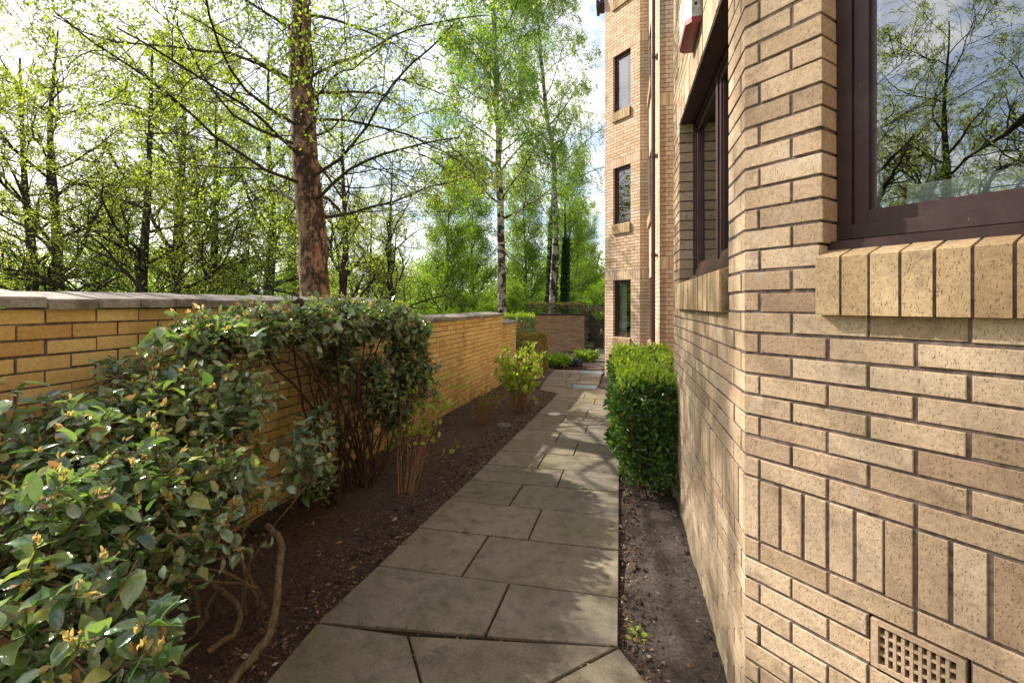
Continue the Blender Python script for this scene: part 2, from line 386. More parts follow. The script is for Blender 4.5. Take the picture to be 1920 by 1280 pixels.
def brick_sill(parent, O, d, n, s0, s1, z0, z1, mat, mor, proud=.035, back=.09, drop=.04, j=.004, ch=.003):
    T = frame(O, d, n); mb = MB(); N = max(1, int(round((s1 - s0) / .075))); st = (s1 - s0) / N
    for i in range(N):
        a, b = s0 + i * st + j, s0 + (i + 1) * st - j
        q = rb.uniform(-.0025, .0025); zt = z1 + rb.uniform(-.002, .002)
        prof = [(proud + q, z0), (proud + q, z1 - drop - ch), (proud + q - ch, z1 - drop), (-back, zt), (-back, z0)]
        V = [T(a, k, z) for k, z in prof] + [T(b, k, z) for k, z in prof]; m = len(prof)
        mb.poly(V, [tuple(range(m)), tuple(range(2*m-1, m-1, -1))] + [(i2, i2+m, (i2+1) % m + m, (i2+1) % m) for i2 in range(m)])
    o = mb.build('window_sill', mat, parent)
    mo = MB(); g = .007
    prof = [(proud - g, z0 + .003), (proud - g, z1 - drop - g), (-back + .005, z1 - g), (-back + .005, z0 + .003)]
    V = [T(s0 + .004, k, z) for k, z in prof] + [T(s1 - .004, k, z) for k, z in prof]; m = 4
    mo.poly(V, [tuple(range(m)), tuple(range(2*m-1, m-1, -1))] + [(i2, i2+m, (i2+1) % m + m, (i2+1) % m) for i2 in range(m)])
    mo.build('mortar', mor, o)
    return o
def window(parent, O, d, n, s0, s1, z0, z1, gm, rev=.095, fo=.06, sash=.045, panes=1, dep=.06, cill=True, spacer=False, blind=None):
    """frame > sash, pane, cill board set rev behind the wall face"""
    T = frame(O, d, n); f = MB()
    e = .002
    zc = z0
    if cill:
        c = MB(); c.poly([T(s,k,z) for s in (s0 - .0, s1 + .0) for k, z in ((-rev + .045, z0 - .016), (-rev + .045, z0 + .016), (-rev - .04, z0 + .026), (-rev - .04, z0 - .016))],
                         [(0,1,2,3),(7,6,5,4),(0,4,5,1),(1,5,6,2),(2,6,7,3),(3,7,4,0)])
        zc = z0 + .024
    k0, k1 = -rev - dep, -rev
    wbox(f, T, s0 + e, s0 + fo, k0, k1, zc, z1 - e); wbox(f, T, s1 - fo, s1 - e, k0, k1, zc, z1 - e)
    wbox(f, T, s0 + fo, s1 - fo, k0, k1 - .001, zc, zc + fo); wbox(f, T, s0 + fo, s1 - fo, k0, k1 - .001, z1 - fo, z1 - e)
    W = (s1 - s0 - 2 * fo); pw = W / panes
    for i in range(1, panes): wbox(f, T, s0 + fo + pw*i - .03, s0 + fo + pw*i + .03, k0, k1 - .002, zc + fo, z1 - fo)
    fr = f.build('window', M['frame'], parent)
    if cill: c.build('cill_board', M['frame'], fr)
    for i in range(panes):
        a = s0 + fo + pw*i + (.03 if i else 0) + .002; b = s0 + fo + pw*(i+1) - (.03 if i < panes-1 else 0) - .002
        za, zb = zc + fo + .002, z1 - fo - .002
        s = MB(); ka, kb = -rev - .045, -rev - .012
        wbox(s, T, a, a + sash, ka, kb, za, zb); wbox(s, T, b - sash, b, ka, kb, za, zb)
        wbox(s, T, a + sash, b - sash, ka, kb - .001, za, za + sash); wbox(s, T, a + sash, b - sash, ka, kb - .001, zb - sash, zb)
        # glazing bead
        for q in ((a + sash, a + sash + .012, za + sash, zb - sash), (b - sash - .012, b - sash, za + sash, zb - sash)):
            wbox(s, T, q[0], q[1], ka + .01, kb - .012, q[2], q[3])
        s.build('sash', M['frame'], fr)
        g = MB(); kk = -rev - .032
        g.poly([T(a + sash, kk, za + sash), T(b - sash, kk, za + sash), T(b - sash, kk, zb - sash), T(a + sash, kk, zb - sash)], [(0, 1, 2, 3) if d[0]*n[1] - d[1]*n[0] < 0 else (3, 2, 1, 0)])
        g.build('pane', gm, fr)
        if spacer:
            k2 = kk - .004
            for q in (a + sash + .012, b - sash - .026):
                sp = MB(); wbox(sp, T, q, q + .014, k2 - .012, k2, za + sash, zb - sash); sp.build('glazing_spacer', M['spacer'], fr)
        if blind:
            bl = MB(); x0 = a + (b - a) * blind[0]; x1 = a + (b - a) * blind[1]
            nf = 8
            V = []
            for q in range(nf + 1):
                s_ = x0 + (x1 - x0) * q / nf; kq = -rev - dep - .05 - (.012 if q % 2 else 0)
                V += [T(s_, kq, z0), T(s_, kq, z1)]
            bl.poly(V, [(2*q, 2*q+2, 2*q+3, 2*q+1) for q in range(nf)])
            bl.build('curtain', M['blind'], fr)
    return fr
bld = empty('apartment_building', (.862, 1.759, 0))
tag(bld, 'tall buff brick apartment block with angled bays, brown windows and a brown downpipe', 'building')
class Under:      # children keep world coordinates: the parent's inverse is set once
    pass
C0 = np.array([.862, 1.759])
B_END = C0 + b2 * 2.38
m45 = math.tan(R(22.5))
A_N = np.array([-.8461, -.533]); A_D = -a2        # facet A runs from the corner towards the viewer
z_lo, z_hi = Z0 - .075 * 22, Z0 + .075 * 62
SOL_LOW = Z0 - .075 * 11
WZ0, WZ1 = Z0 + .075 * 3, Z0 + .075 * 19
vS0, vS1 = .168 + .225, .168 + .225 * 2   # the air brick
vZ0, vZ1 = Z0 - .075 * 14, Z0 - .075 * 12
LA, sA0, sA1 = 1.62, .264, 1.30
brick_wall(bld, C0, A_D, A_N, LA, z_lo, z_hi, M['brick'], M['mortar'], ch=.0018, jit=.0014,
           openings=[(sA0, sA1, WZ0 - .01, WZ1), (sA0 - .008, sA1 + .008, Z0, WZ0), (vS0 + .004, vS1 - .004, vZ0, vZ1)], soldiers=[SOL_LOW, WZ1],
           phase=(.0558, .168), m0=m45, m1=0)
brick_sill(bld, C0, A_D, A_N, sA0 - .008, sA1 + .008, Z0 - .004, WZ0 - .006, M['sill'], M['mortar'])
fa = window(bld, C0, A_D, A_N, sA0, sA1, WZ0 - .006, WZ1, M['glass'], panes=1, fo=.045, sash=.042, spacer=True)
T = frame(C0, A_D, A_N); mb = MB(); wbox(mb, T, sA0 + .165, sA1 - .1, -.185, -.175, WZ0 + .03, WZ0 + .175); mb.build('white_board', M['board'], fa)
# left end of the wall B window etc.
sB0, sB1 = .27, 1.9750
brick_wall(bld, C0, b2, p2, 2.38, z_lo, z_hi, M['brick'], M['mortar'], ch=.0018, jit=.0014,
           openings=[(sB0, sB1, WZ0 - .01, WZ1), (sB0 - .004, sB1 + .004, Z0, WZ0)], soldiers=[SOL_LOW, WZ1],
           phase=(.168, .0558), m0=m45, m1=m45)
brick_sill(bld, C0, b2, p2, sB0 - .004, sB1 + .004, Z0 - .004, WZ0 - .006, M['sill'], M['mortar'])
window(bld, C0, b2, p2, sB0, sB1, WZ0 - .006, WZ1, M['glass_far'], panes=2, rev=.11, fo=.05, sash=.04)
# steel soffit angles over the two big windows
for (O_, d_, n_, s0_, s1_) in ((C0, A_D, A_N, sA0, sA1), (C0, b2, p2, sB0, sB1)):
    mb = MB(); wbox(mb, frame(O_, d_, n_), s0_ + .003, s1_ - .003, -.108, -.004, WZ1 - .007, WZ1 + .004); mb.build('soffit', M['frame'], bld)
# facet C turning away, recess wall, face 4
c2 = np.array([.8461, .533]); cN = np.array([-.533, .8461])
C_END = B_END + c2 * 1.2
brick_wall(bld, B_END, c2, cN, 1.2, z_lo, z_hi, M['brick'], M['mortar'], m0=m45, phase=(.0558, .168))
far_lo, far_hi = Z0 - .075 * 25, Z0 + .075 * 108
F4 = np.array([2.44, 7.85]); F4e = F4 - p2 * .70
R1 = F4 + b2 * ((10.8 - 7.85) / .9752); R1o = R1.copy()
R1 = np.array([2.908, 10.8])
S3 = R1 - p2 * .197                                # inner end of face 2
L1 = R1 + a2 * 1.14
LZ = H + .615
SOLF = [Z0 + .075 * k for k in (8, 44, 80)]
HW = []                                            # the openings on the far bay: heads 8, 44, 80 courses up, 18 courses high
for k in (8, 44, 80, 116): HW.append((Z0 + .075 * (k - 18), Z0 + .075 * k))
brick_wall(bld, R1, a2, np.array([-.8461, -.533]), 1.14, far_lo, far_hi, M['brick_far'], M['mortar_pale'],
           openings=[(.279, .853, z0 - .006, z1) for z0, z1 in HW if z0 < far_hi - .2] , soldiers=SOLF, phase=(.06, .172), m0=0, m1=0, deep=.06, ends=(1, 1))
for i, (z0, z1) in enumerate(HW[:3]):
    brick_sill(bld, R1, a2, np.array([-.8461, -.533]), .275, .865, z0 - .236, z0 - .006, M['sill'], M['mortar_pale'], proud=.045, back=.01, drop=.02)
    window(bld, R1, a2, np.array([-.8461, -.533]), .279, .853, z0, z1, M['glass_far'], rev=.07, fo=.04, sash=.035, blind=[(.42, .97), None, (.50, .98)][i] and ([(.52, .98), (.6, .97), (.45, .98)][i]))
brick_sill(bld, R1, a2, np.array([-.8461, -.533]), .275, .865, HW[3][0] - .236, HW[3][0] - .006, M['sill'], M['mortar_pale'], proud=.045, back=.01, drop=.02)
# face 2: the narrow return
brick_wall(bld, S3, p2, -b2, .197, far_lo, far_hi, M['brick_far'], M['mortar_pale'], soldiers=SOLF, phase=(.0845, .197), ends=(0, 0))
# face 3: recess wall with the slit windows, face 4: end of the next projection
L3 = float(np.dot(S3 - F4, b2))
o3 = F4
brick_wall(bld, F4, b2, p2, L3, far_lo, far_hi, M['brick_far'], M['mortar_pale'],
           openings=[(1.75, 2.85, z0 - .006, z1) for z0, z1 in HW[:3]], soldiers=SOLF, phase=(0.0, .1125), ends=(1, 0))
for i, (z0, z1) in enumerate(HW[:3]):
    brick_sill(bld, F4, b2, p2, 1.74, 2.86, z0 - .236, z0 - .006, M['sill'], M['mortar_pale'], proud=.045, back=.01, drop=.02)
    window(bld, F4, b2, p2, 1.75, 2.85, z0, z1, M['glass_far'], rev=.07, fo=.04, sash=.035, panes=2)
brick_wall(bld, F4e, p2, -b2, .70, far_lo, far_hi, M['brick_far'], M['mortar_pale'], soldiers=SOLF, phase=(.10, .2125), ends=(0, 0))
# the wall joining the near bay and face 4, seen only from the side
q0 = C_END; q1 = F4e; dd = q1 - q0; ln = float(np.linalg.norm(dd)); dd = dd / ln
brick_wall(bld, q0, dd, np.array([-dd[1], dd[0]]), ln, far_lo, z_hi, M['brick_far'], M['mortar_pale'], ends=(0, 0))
# side D of the far bay and the near return behind the viewer
brick_wall(bld, L1, b2, p2, 2.4, far_lo, far_hi, M['brick_far'], M['mortar_pale'], soldiers=SOLF, ends=(0, 1))
A_E = C0 + A_D * LA
brick_wall(bld, A_E, -b2, p2, 6.0, z_lo, z_hi, M['brick'], M['mortar'], soldiers=[SOL_LOW], ends=(0, 1))
# inner dark walls, floors and roof that close the building
def slabpoly(name, pts, z0, z1, m, parent):
    mb = MB(); k = len(pts); V = [(x, y, z0) for x, y in pts] + [(x, y, z1) for x, y in pts]
    mb.poly(V, [tuple(range(k))[::-1], tuple(range(k, 2*k))] + [(i, (i+1) % k, (i+1) % k + k, i + k) for i in range(k)])
    return mb.build(name, m, parent)
def off(P_, k): return P_ - p2 * k
bayp = [off(A_E - b2 * 6, .12), off(A_E, .12), off(C0, .10) + b2 * .03, off(B_END, .10) - b2 * .03, off(C_END, .14), off(F4e, .2) , off(F4e, 5.0), off(A_E - b2 * 6, 5.0)]
slabpoly('roof', bayp, z_hi - .2, z_hi + .02, M['eave'], bld)
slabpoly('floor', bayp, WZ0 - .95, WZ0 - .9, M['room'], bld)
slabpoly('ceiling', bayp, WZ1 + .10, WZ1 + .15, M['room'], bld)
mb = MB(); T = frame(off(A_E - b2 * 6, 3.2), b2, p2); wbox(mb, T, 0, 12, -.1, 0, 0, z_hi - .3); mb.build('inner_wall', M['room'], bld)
farp = [off(F4, .12) + b2 * .1, off(S3, .12) + b2 * .1, R1 + b2 * .12 - p2 * .02, L1 - p2 * .15 + b2 * .0, L1 + b2 * 2.4 - p2 * .15, off(L1 + b2 * 2.4, 5), off(F4, 5) + b2 * .1]
slabpoly('roof', farp, far_hi - .2, far_hi + .02, M['eave'], bld)
for k in (8, 44, 80): slabpoly('ceiling', farp, Z0 + .075 * k + .2, Z0 + .075 * k + .3, M['room'], bld)
slabpoly('floor', farp, Z0 - .075 * 22, Z0 - .075 * 21, M['room'], bld)
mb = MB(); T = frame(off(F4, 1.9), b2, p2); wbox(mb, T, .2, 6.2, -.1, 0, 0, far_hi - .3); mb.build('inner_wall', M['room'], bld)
def enclose(pts, idx, z0, z1):
    for i in idx:
        a, b = np.array(pts[i]), np.array(pts[(i + 1) % len(pts)]); L = float(np.linalg.norm(b - a)); d = (b - a) / L
        mb = MB(); wbox(mb, frame(a, d, np.array([-d[1], d[0]])), 0, L, -.06, .06, z0, z1); mb.build('inner_wall', M['room'], bld)
enclose(bayp, (0, 4, 5, 6, 7), 0, z_hi - .22)
enclose(farp, (0, 3, 4, 5, 6), 0, far_hi - .22)
# eave of the lower wing behind the far bay
mb = MB(); T = frame(L1, b2, p2)
wbox(mb, T, -.02, .42, .015, .16, H + 7.45, H + 7.51); wbox(mb, T, -.02, .42, .14, .21, H + 7.40, H + 7.56); wbox(mb, T, -.02, .42, .015, .12, H + 7.513, H + 7.7)
mb.build('eave', M['eave'], bld)
# downpipe with brackets
def tube_pts(mb, pts, rad, sides=8, cap=True):
    pts = np.asarray(pts, float); n = len(pts); rad = np.broadcast_to(np.asarray(rad, float), (n,))
    t = np.gradient(pts, axis=0); t /= np.linalg.norm(t, axis=1)[:, None] + 1e-12
    ref = np.array([0, 0, 1.]) if abs(t[0][2]) < .8 else np.array([1., 0, 0])
    u = np.cross(t, ref); u /= np.linalg.norm(u, axis=1)[:, None] + 1e-12; v = np.cross(t, u)
    a = np.arange(sides) * 2 * math.pi / sides
    V = pts[:, None, :] + rad[:, None, None] * (np.cos(a)[None, :, None] * u[:, None, :] + np.sin(a)[None, :, None] * v[:, None, :])
    i = np.arange(n - 1)[:, None] * sides; j = np.arange(sides)[None, :]; j2 = (j + 1) % sides
    Fq = np.stack([i + j, i + j2, i + sides + j2, i + sides + j], -1).reshape(-1, 4)
    mb.add(V.reshape(-1, 3), Fq, 4)
    if cap:
        mb.poly(V[0], [tuple(range(sides))]); mb.poly(V[-1], [tuple(range(sides))[::-1]])
T = frame(F4, b2, p2); mb = MB()
tube_pts(mb, [T(.38, .075, gz(8) + .02), T(.38, .075, far_hi)], .036, 12)
dp = mb.build('downpipe', M['pipe'], bld, smooth=True)
for z in np.arange(H - .9, far_hi, 1.72):
    mb = MB(); tube_pts(mb, [T(.38, .075, z), T(.38, .075, z + .06)], .043, 12); wbox(mb, T, .30, .46, .002, .03, z, z + .04); mb.build('pipe_bracket', M['pipe'], dp)
# the air brick
T = frame(C0, A_D, A_N); mb = MB()
a, b, za, zb = vS0 + .007, vS1 - .007, vZ0 + .005, vZ1 - .005
nx, nz = 9, 4
xs = [a + .018]; cw = (b - a - .036) / nx; bar = .008
mb_ = mb
wbox(mb_, T, a, a + .018, -.03, .004, za, zb); wbox(mb_, T, b - .018, b, -.03, .004, za, zb)
wbox(mb_, T, a + .018, b - .018, -.03, .0035, za, za + .014); wbox(mb_, T, a + .018, b - .018, -.03, .0035, zb - .014, zb)
for i in range(1, nx): wbox(mb_, T, a + .018 + cw*i - bar/2, a + .018 + cw*i + bar/2, -.03, -.001, za + .014, zb - .014)
ch_ = (zb - za - .028) / nz
for j in range(1, nz):
    for i in range(nx): wbox(mb_, T, a + .018 + cw*i + bar/2 * (i > 0), a + .018 + cw*(i+1) - bar/2 * (i < nx-1), -.03, -.0018, za + .014 + ch_*j - .004, za + .014 + ch_*j + .004)
av = mb.build('air_vent', M['vent'], bld)
mb = MB(); wbox(mb, T, a + .01, b - .01, -.05, -.032, za + .01, zb - .01); mb.build('vent_back', M['dark'], av)
bpy.context.view_layer.update()
for ch in bld.children: ch.matrix_parent_inverse = bld.matrix_world.inverted()

# alarm box on wall B above the window
T = frame(C0, b2, p2); mb = MB()
s0, s1, z0, z1, k = .92, 1.27, H + 1.585, H + 1.90, .085
prof = [(s0, 0.002), (s0, k - .028), (s0 + .03, k), (s1 - .03, k), (s1, k - .028), (s1, .002)]
V = [T(s, q, z0 + .03) for s, q in prof] + [T(s, q, z1 - .05) for s, q in prof] + [T(s0 + (s - s0) * .8 + .035, min(q, k * .72), z1) for s, q in prof]
Fs = [tuple(range(6)), tuple(range(12, 18))[::-1]]
for r_ in (0, 6): Fs += [(r_ + i, r_ + (i + 1) % 6, r_ + 6 + (i + 1) % 6, r_ + 6 + i) for i in range(6)]
al = empty('alarm_box', T(1.1, 0, z0)); tag(al, 'weathered grey burglar alarm box with a red underside on the brick wall above the window', 'alarm')
mb.poly(V, Fs); ob = mb.build('casing', M['alarm'], al)
mb = MB(); V = [T(s, q, z0) for s, q in prof] + [T(s, q, z0 + .029) for s, q in prof]
mb.poly(V, [tuple(range(6)), tuple(range(6, 12))[::-1]] + [(i, (i + 1) % 6, 6 + (i + 1) % 6, 6 + i) for i in range(6)])
mb.build('lens', M['alarm_red'], al)
for (s_, z_) in ((s0 - .001, z0 + .10), (s0 - .001, z0 + .19)):
    mb = MB(); c = np.array(T(s_, .035, z_)); tube_pts(mb, [c, c - np.array([b2[0], b2[1], 0]) * .004], .008, 10); mb.build('screw', M['dark'], al)
bpy.context.view_layer.update()
for ch in al.children: ch.matrix_parent_inverse = al.matrix_world.inverted()

# ------------------------------------------------------------ garden wall on the left
wd = np.array([.2535, 1.0]); wd /= np.linalg.norm(wd); wn = np.array([wd[1], -wd[0]])
def wp(Y): return np.array([-2.845 + .2535 * Y, Y])
gw = empty('garden_wall', (*wp(5), 0)); tag(gw, 'long ochre brick garden wall stepping down beside the planting bed, with grey stone coping', 'wall')
WREF = H - .045
def wall_seg(Y0, Y1, top, lo, mat, coping_first=True):
    O = wp(Y0); L = float(np.linalg.norm(wp(Y1) - O)); T = frame(O, wd, wn)
    zr = top - .075 * 30
    wo = brick_wall(gw, O, wd, wn, L, zr, top, mat, M['mortar'], zref=zr, ch=.002, jit=.002, phase=(.03, .1425), ends=(1, 1), thick=.21, deep=.1)
    c = MB(); s = -.02; i = 0
    while s < L - .05:
        ln = min(rb.uniform(.212, .226), L + .02 - s)
        if L + .02 - s - ln < .08: ln = L + .02 - s
        dz = rb.uniform(-.005, .005); a, b = s + .005, s + ln - .005
        prof = [(.035, top + .002), (.035, top + .045), (.028, top + .052), (-.27, top + .092), (-.27, top + .002)]
        V = [T(x, k_, z + dz) for x in (a, b) for k_, z in prof]; m = 5
        c.poly(V, [tuple(range(m)), tuple(range(2*m-1, m-1, -1))] + [(q, q+m, (q+1) % m + m, (q+1) % m) for q in range(m)])
        s += ln
    c.build('coping', M['coping'], gw)
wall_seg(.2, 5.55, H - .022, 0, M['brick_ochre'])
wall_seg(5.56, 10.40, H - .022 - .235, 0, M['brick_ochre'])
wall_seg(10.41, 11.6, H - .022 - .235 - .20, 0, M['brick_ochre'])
bpy.context.view_layer.update()
for ch in gw.children: ch.matrix_parent_inverse = gw.matrix_world.inverted()
fw = empty('garden_wall', (1.4, 18.8, gz(18.8))); tag(fw, 'short russet brick wall with dark coping across the far end of the planting bed', 'wall')
zt = H - .44; zr = zt - .075 * 24
brick_wall(fw, (-2.2, 18.8), (1, 0), (0, -1), 5.07, zr, zt, M['brick_red'], M['mortar_pale'], zref=zr, thick=.22)
mb = MB(); T = frame((-2.2, 18.8), (1, 0), (0, -1)); s = -.03
while s < 5.05: wbox(mb, T, s + .004, min(s + .45, 5.10) - .004, -.25, .03, zt + .002, zt + .05); s += .45
mb.build('coping', M['eave'], fw)
bpy.context.view_layer.update()
for ch in fw.children: ch.matrix_parent_inverse = fw.matrix_world.inverted()

# ------------------------------------------------------------ ground, soil, path
def ground_h(x, y):
    z = gz(y) - .07
    d = (-2.845 + .2535 * y) - .3 - x
    if d > 0: z -= min(3.2, .22 * d)
    rr = math.hypot(x, y)
    if rr > 60: z += min((rr - 60) * .045, 14)
    return z
xs = np.concatenate([-np.geomspace(1200, 14, 26), np.arange(-13, 13.1, .8), np.geomspace(14, 1200, 22)])
ys = np.concatenate([-np.geomspace(900, 14, 16), np.arange(-13, 40.1, 1.0), np.geomspace(42, 1500, 26)])
V = [(x, y, ground_h(x, y)) for y in ys for x in xs]; nx = len(xs)
Fq = [(j*nx+i, j*nx+i+1, (j+1)*nx+i+1, (j+1)*nx+i) for j in range(len(ys)-1) for i in range(nx-1)]
mb = MB(); mb.add(V, Fq, 4); g_ = mb.build('ground', M['ground'], smooth=True); tag(g_, kind='structure')
def XL(Y):
    return float(np.interp(Y, [-2, 1.2, 2.03, 2.383, 4.33, 8.65, 9.15, 9.16, 10.3, 12.6, 13.2], [-1.6, -1.18, -1.05, -.98, -.39, .78, .91, .50, .67, 1.10, 1.2]))
def XR(Y):
    return float(np.interp(Y, [-2, 1.1, 2.03, 2.21, 9.6, 9.61, 12.6, 13.2], [1.4, .9, .563, .50, 2.18, 1.74, 2.41, 2.55]))
def soil_h(x, y, amp=1.):
    return .022 * amp * (mnoise.fractal((x * 2.2, y * 2.2, 0), 1., 2.1, 3) ) + .016 * mnoise.noise((x * 14, y * 14, 3)) + .008 * mnoise.noise((x * 31, y * 31, 7))
def soil_patch(name, Ys, xl, xr, nu, lift=0.0, mat='soil'):
    V = []
    for y in Ys:
        a, b = xl(y), xr(y)
        for i in range(nu + 1):
            u = i / nu; x = a + (b - a) * u
            e = min(1, min(u, 1 - u) * (b - a) / .12)
            V.append((x, y, gz(y) - .004 + soil_h(x, y) + .035 * math.sin(u * math.pi) + lift))
    mb = MB(); n = nu + 1
    mb.add(V, [(j*n+i, j*n+i+1, (j+1)*n+i+1, (j+1)*n+i) for j in range(len(Ys)-1) for i in range(nu)], 4)
    return tag(mb.build(name, M[mat], smooth=True), kind='structure')
soil_patch('soil_bed', np.concatenate([np.arange(-1, 8, .035), np.arange(8, 19, .1)]), lambda y: -2.845 + .2535*y - .02, lambda y: XL(y) + .03 if y < 13.15 else 3.2, 70)
soil_patch('soil_strip', np.concatenate([np.arange(-1, 5, .03), np.arange(5, 14, .1)]), lambda y: XR(y) - .03, lambda y: .227*y + (.62 if y < 4.1 else 1.5), 26, -.012, 'soil_grey')
# slabs
def inset(poly, d):
    n = len(poly); out = []
    ar = sum(poly[i][0]*poly[(i+1) % n][1] - poly[(i+1) % n][0]*poly[i][1] for i in range(n))
    sg = 1 if ar > 0 else -1
    for i in range(n):
        p0, p1, p2_ = (np.array(poly[(i+k) % n], float) for k in (-1, 0, 1))
        e0 = (p1 - p0) / np.linalg.norm(p1 - p0); e1 = (p2_ - p1) / np.linalg.norm(p2_ - p1)
        n0 = sg * np.array([-e0[1], e0[0]]); n1 = sg * np.array([-e1[1], e1[0]])
        q = n0 + n1; q = q / max(1e-6, np.dot(q, n0)); out.append(p1 + q * d)
    return out
slabs = MB(); rs = random.Random(11); EDGES = []
def slab_add(poly, j=.0055):
    if max(p[1] for p in poly) < 12: EDGES.extend((poly[i], poly[(i+1) % len(poly)]) for i in range(len(poly)))
    p0 = inset(poly, j); p1 = inset(poly, j + .004); n = len(poly)
    tx, ty, dz = rs.uniform(-.0022, .0022), rs.uniform(-.0022, .0022), rs.uniform(-.002, .002)
    c = np.mean(np.array(poly), 0)
    zf = lambda p, o: gz(p[1]) + .024 + dz + (p[0]-c[0])*tx + (p[1]-c[1])*ty + o
    V = [(*p, zf(p, -.05)) for p in p0] + [(*p, zf(p, -.004)) for p in p0] + [(*p, zf(p, 0)) for p in p1]
    Fs = [tuple(range(2*n, 3*n))] + [(k*n+i, k*n+(i+1) % n, (k+1)*n+(i+1) % n, (k+1)*n+i) for k in (0, 1) for i in range(n)]
    slabs.poly(V, Fs)
def lineY(yr):
    xr = XR(yr) if yr < 9.5 else .227 * yr
    y0 = yr
    def onleft():
        y = yr
        for _ in range(30): y = yr - .227 * (XL(y) - xr)
        return (XL(y), y)
    return onleft(), (xr, yr)
rows = [((-.98, 2.383), (.50, 2.215))] + [lineY(y) for y in (2.584, 3.083, 3.569, 4.04, 4.50, 4.97, 5.44, 5.93, 6.4, 6.88, 7.36, 7.85, 8.32, 8.75)]
fr = [.575, .373, .57, .376, .60, .40, .63, .42, .66, .36, .6, .33, .64, .45]
for i in range(len(rows) - 1):
    (l0, r0), (l1, r1) = rows[i], rows[i+1]
    f = fr[i % len(fr)]
    mA = tuple(np.array(l0) + (np.array(r0) - np.array(l0)) * f); mB = tuple(np.array(l1) + (np.array(r1) - np.array(l1)) * f)
    slab_add([l0, mA, mB, l1]); slab_add([mA, r0, r1, mB])
# the fan of slabs at the near end
def ext(a, b, Y): t = (Y - a[1]) / (b[1] - a[1]); return (a[0] + (b[0]-a[0])*t, Y)
gA, gB, gC = (-.98, 2.383), gp(765, 1190, .024), (.50, 2.215)
dB = np.array(gp(790, 1280, .024)) - np.array(gB); dC = np.array(gp(1030, 1280, .024)) - np.array(gC)
tB = np.linalg.solve(np.array([dB, -dC]).T, np.array(gC) - np.array(gB))[0]
gI = tuple(np.array(gB) + dB * tB); nR = (.86, 1.2)
nB = (gI[0] + .05, 1.2)
slab_add([gA, gB, gI, nB, (-1.18, 1.2)]); slab_add([gB, gC, gI]); slab_add([gC, nR, nB, gI])
slab_add([(-1.18, 1.2), (-.3, 1.2), (-.3, .2), (-1.35, .2)]); slab_add([(-.3, 1.2), (.86, 1.2), (1.1, .2), (-.3, .2)])
slab_add([(-1.35, .2), (-.3, .2), (-.3, -1), (-1.5, -1)]); slab_add([(-.3, .2), (1.1, .2), (1.3, -1), (-.3, -1)])
# platform further on, beside the far bay
lr = rows[-1]
(l0, r0) = lr; prev = (l0, r0)
ylist = [9.16, 9.62, 10.1, 10.58, 11.06, 11.54, 12.02, 12.5]
pl = (.51, 9.45)
seq = []
for y in ylist:
    xr = XR(y) if y > 9.61 else .227 * y
    seq.append(((XL(y + .25), y + .28), (xr, y)))
slab_add([l0, r0, (.227*9.16, 9.16), seq[0][0]])
for i in range(len(seq) - 1):
    (l0, r0), (l1, r1) = seq[i], seq[i+1]; f = [.4, .62][i % 2]
    mA = tuple(np.array(l0) + (np.array(r0) - np.array(l0)) * f); mB = tuple(np.array(l1) + (np.array(r1) - np.array(l1)) * f)
    slab_add([l0, mA, mB, l1]); slab_add([mA, r0, r1, mB])
# the path going on past the far bay
def FL(y): return float(np.interp(y, [12.7, 16, 47], [1.95, 2.86, 8.4]))
y = 12.95
while y < 48:
    st = .6; m_ = .5
    for u0, u1 in ((0, .55), (.55, 1)) if int(y / .6) % 2 else ((0, .4), (.4, 1)):
        wd_ = 1.5 if y > 14 else .8
        slab_add([(FL(y) + wd_*u0, y), (FL(y) + wd_*u1, y - .1*u1), (FL(y + st) + wd_*u1, y + st - .1*u1), (FL(y + st) + wd_*u0, y + st)], .006)
    y += st
pth = slabs.build('path', M['slab']); tag(pth, kind='structure')
mb = MB(); Ys = np.arange(-1, 13.2, .2); V = []
for y in Ys: V += [(XL(y) + .02, y, gz(y) + .008), (XR(y) - .02, y, gz(y) + .008)]
mb.add(V, [(2*i, 2*i+1, 2*i+3, 2*i+2) for i in range(len(Ys)-1)], 4)
Y2 = np.arange(13.0, 48.6, .6); V = []
for y in Y2: V += [(FL(y) + .02, y, gz(y) + .006), (FL(y) + (1.5 if y > 14 else .8) - .02, y, gz(y) + .006)]
mb.add(V, [(2*i, 2*i+1, 2*i+3, 2*i+2) for i in range(len(Y2)-1)], 4)
tag(mb.build('path_joints', M['joint']), kind='structure')

# metal covers and discs
def cover(px, py, wx, wy, name, label):
    x, y = gp(px, py, .03); o = empty(name, (x, y, gz(y) + .0255), -R(12.8)); tag(o, label, 'manhole cover')
    mb = MB(); mb.box((-wx/2, -wy/2, 0), (wx/2, wy/2, .004)); mb.build('rim', M['eave'], o)
    mb = MB(); mb.box((-wx/2 + .02, -wy/2 + .02, .0045), (wx/2 - .02, wy/2 - .02, .008))
    mb.build('plate', M['cover'], o)
cover(1096, 725, .52, .42, 'manhole_cover', 'nearer of the two grey blue metal covers set in the paving')
cover(1108, 698, .62, .55, 'manhole_cover', 'farther metal cover in the paving, beside the corner of the far bay')
def disc(name, px, py, r, h, m, label, cat, dz=.028):
    x, y = gp(px, py, dz); mb = MB(); n = 20
    prof = [(r, 0), (r, h * .6), (r * .9, h), (r * .75, h * .8), (.0, h * .75)]
    V = [(x + q * math.cos(t), y + q * math.sin(t), gz(y) + dz + z) for q, z in prof[:-1] for t in np.arange(n) * 2 * math.pi / n]
    Fs = [(k*n+i, k*n+(i+1) % n, (k+1)*n+(i+1) % n, (k+1)*n+i) for k in range(3) for i in range(n)] + [tuple(range(3*n, 4*n))]
    mb.poly(V, Fs); o = mb.build(name, m, loc=(x, y, gz(y) + dz)); return tag(o, label, cat)
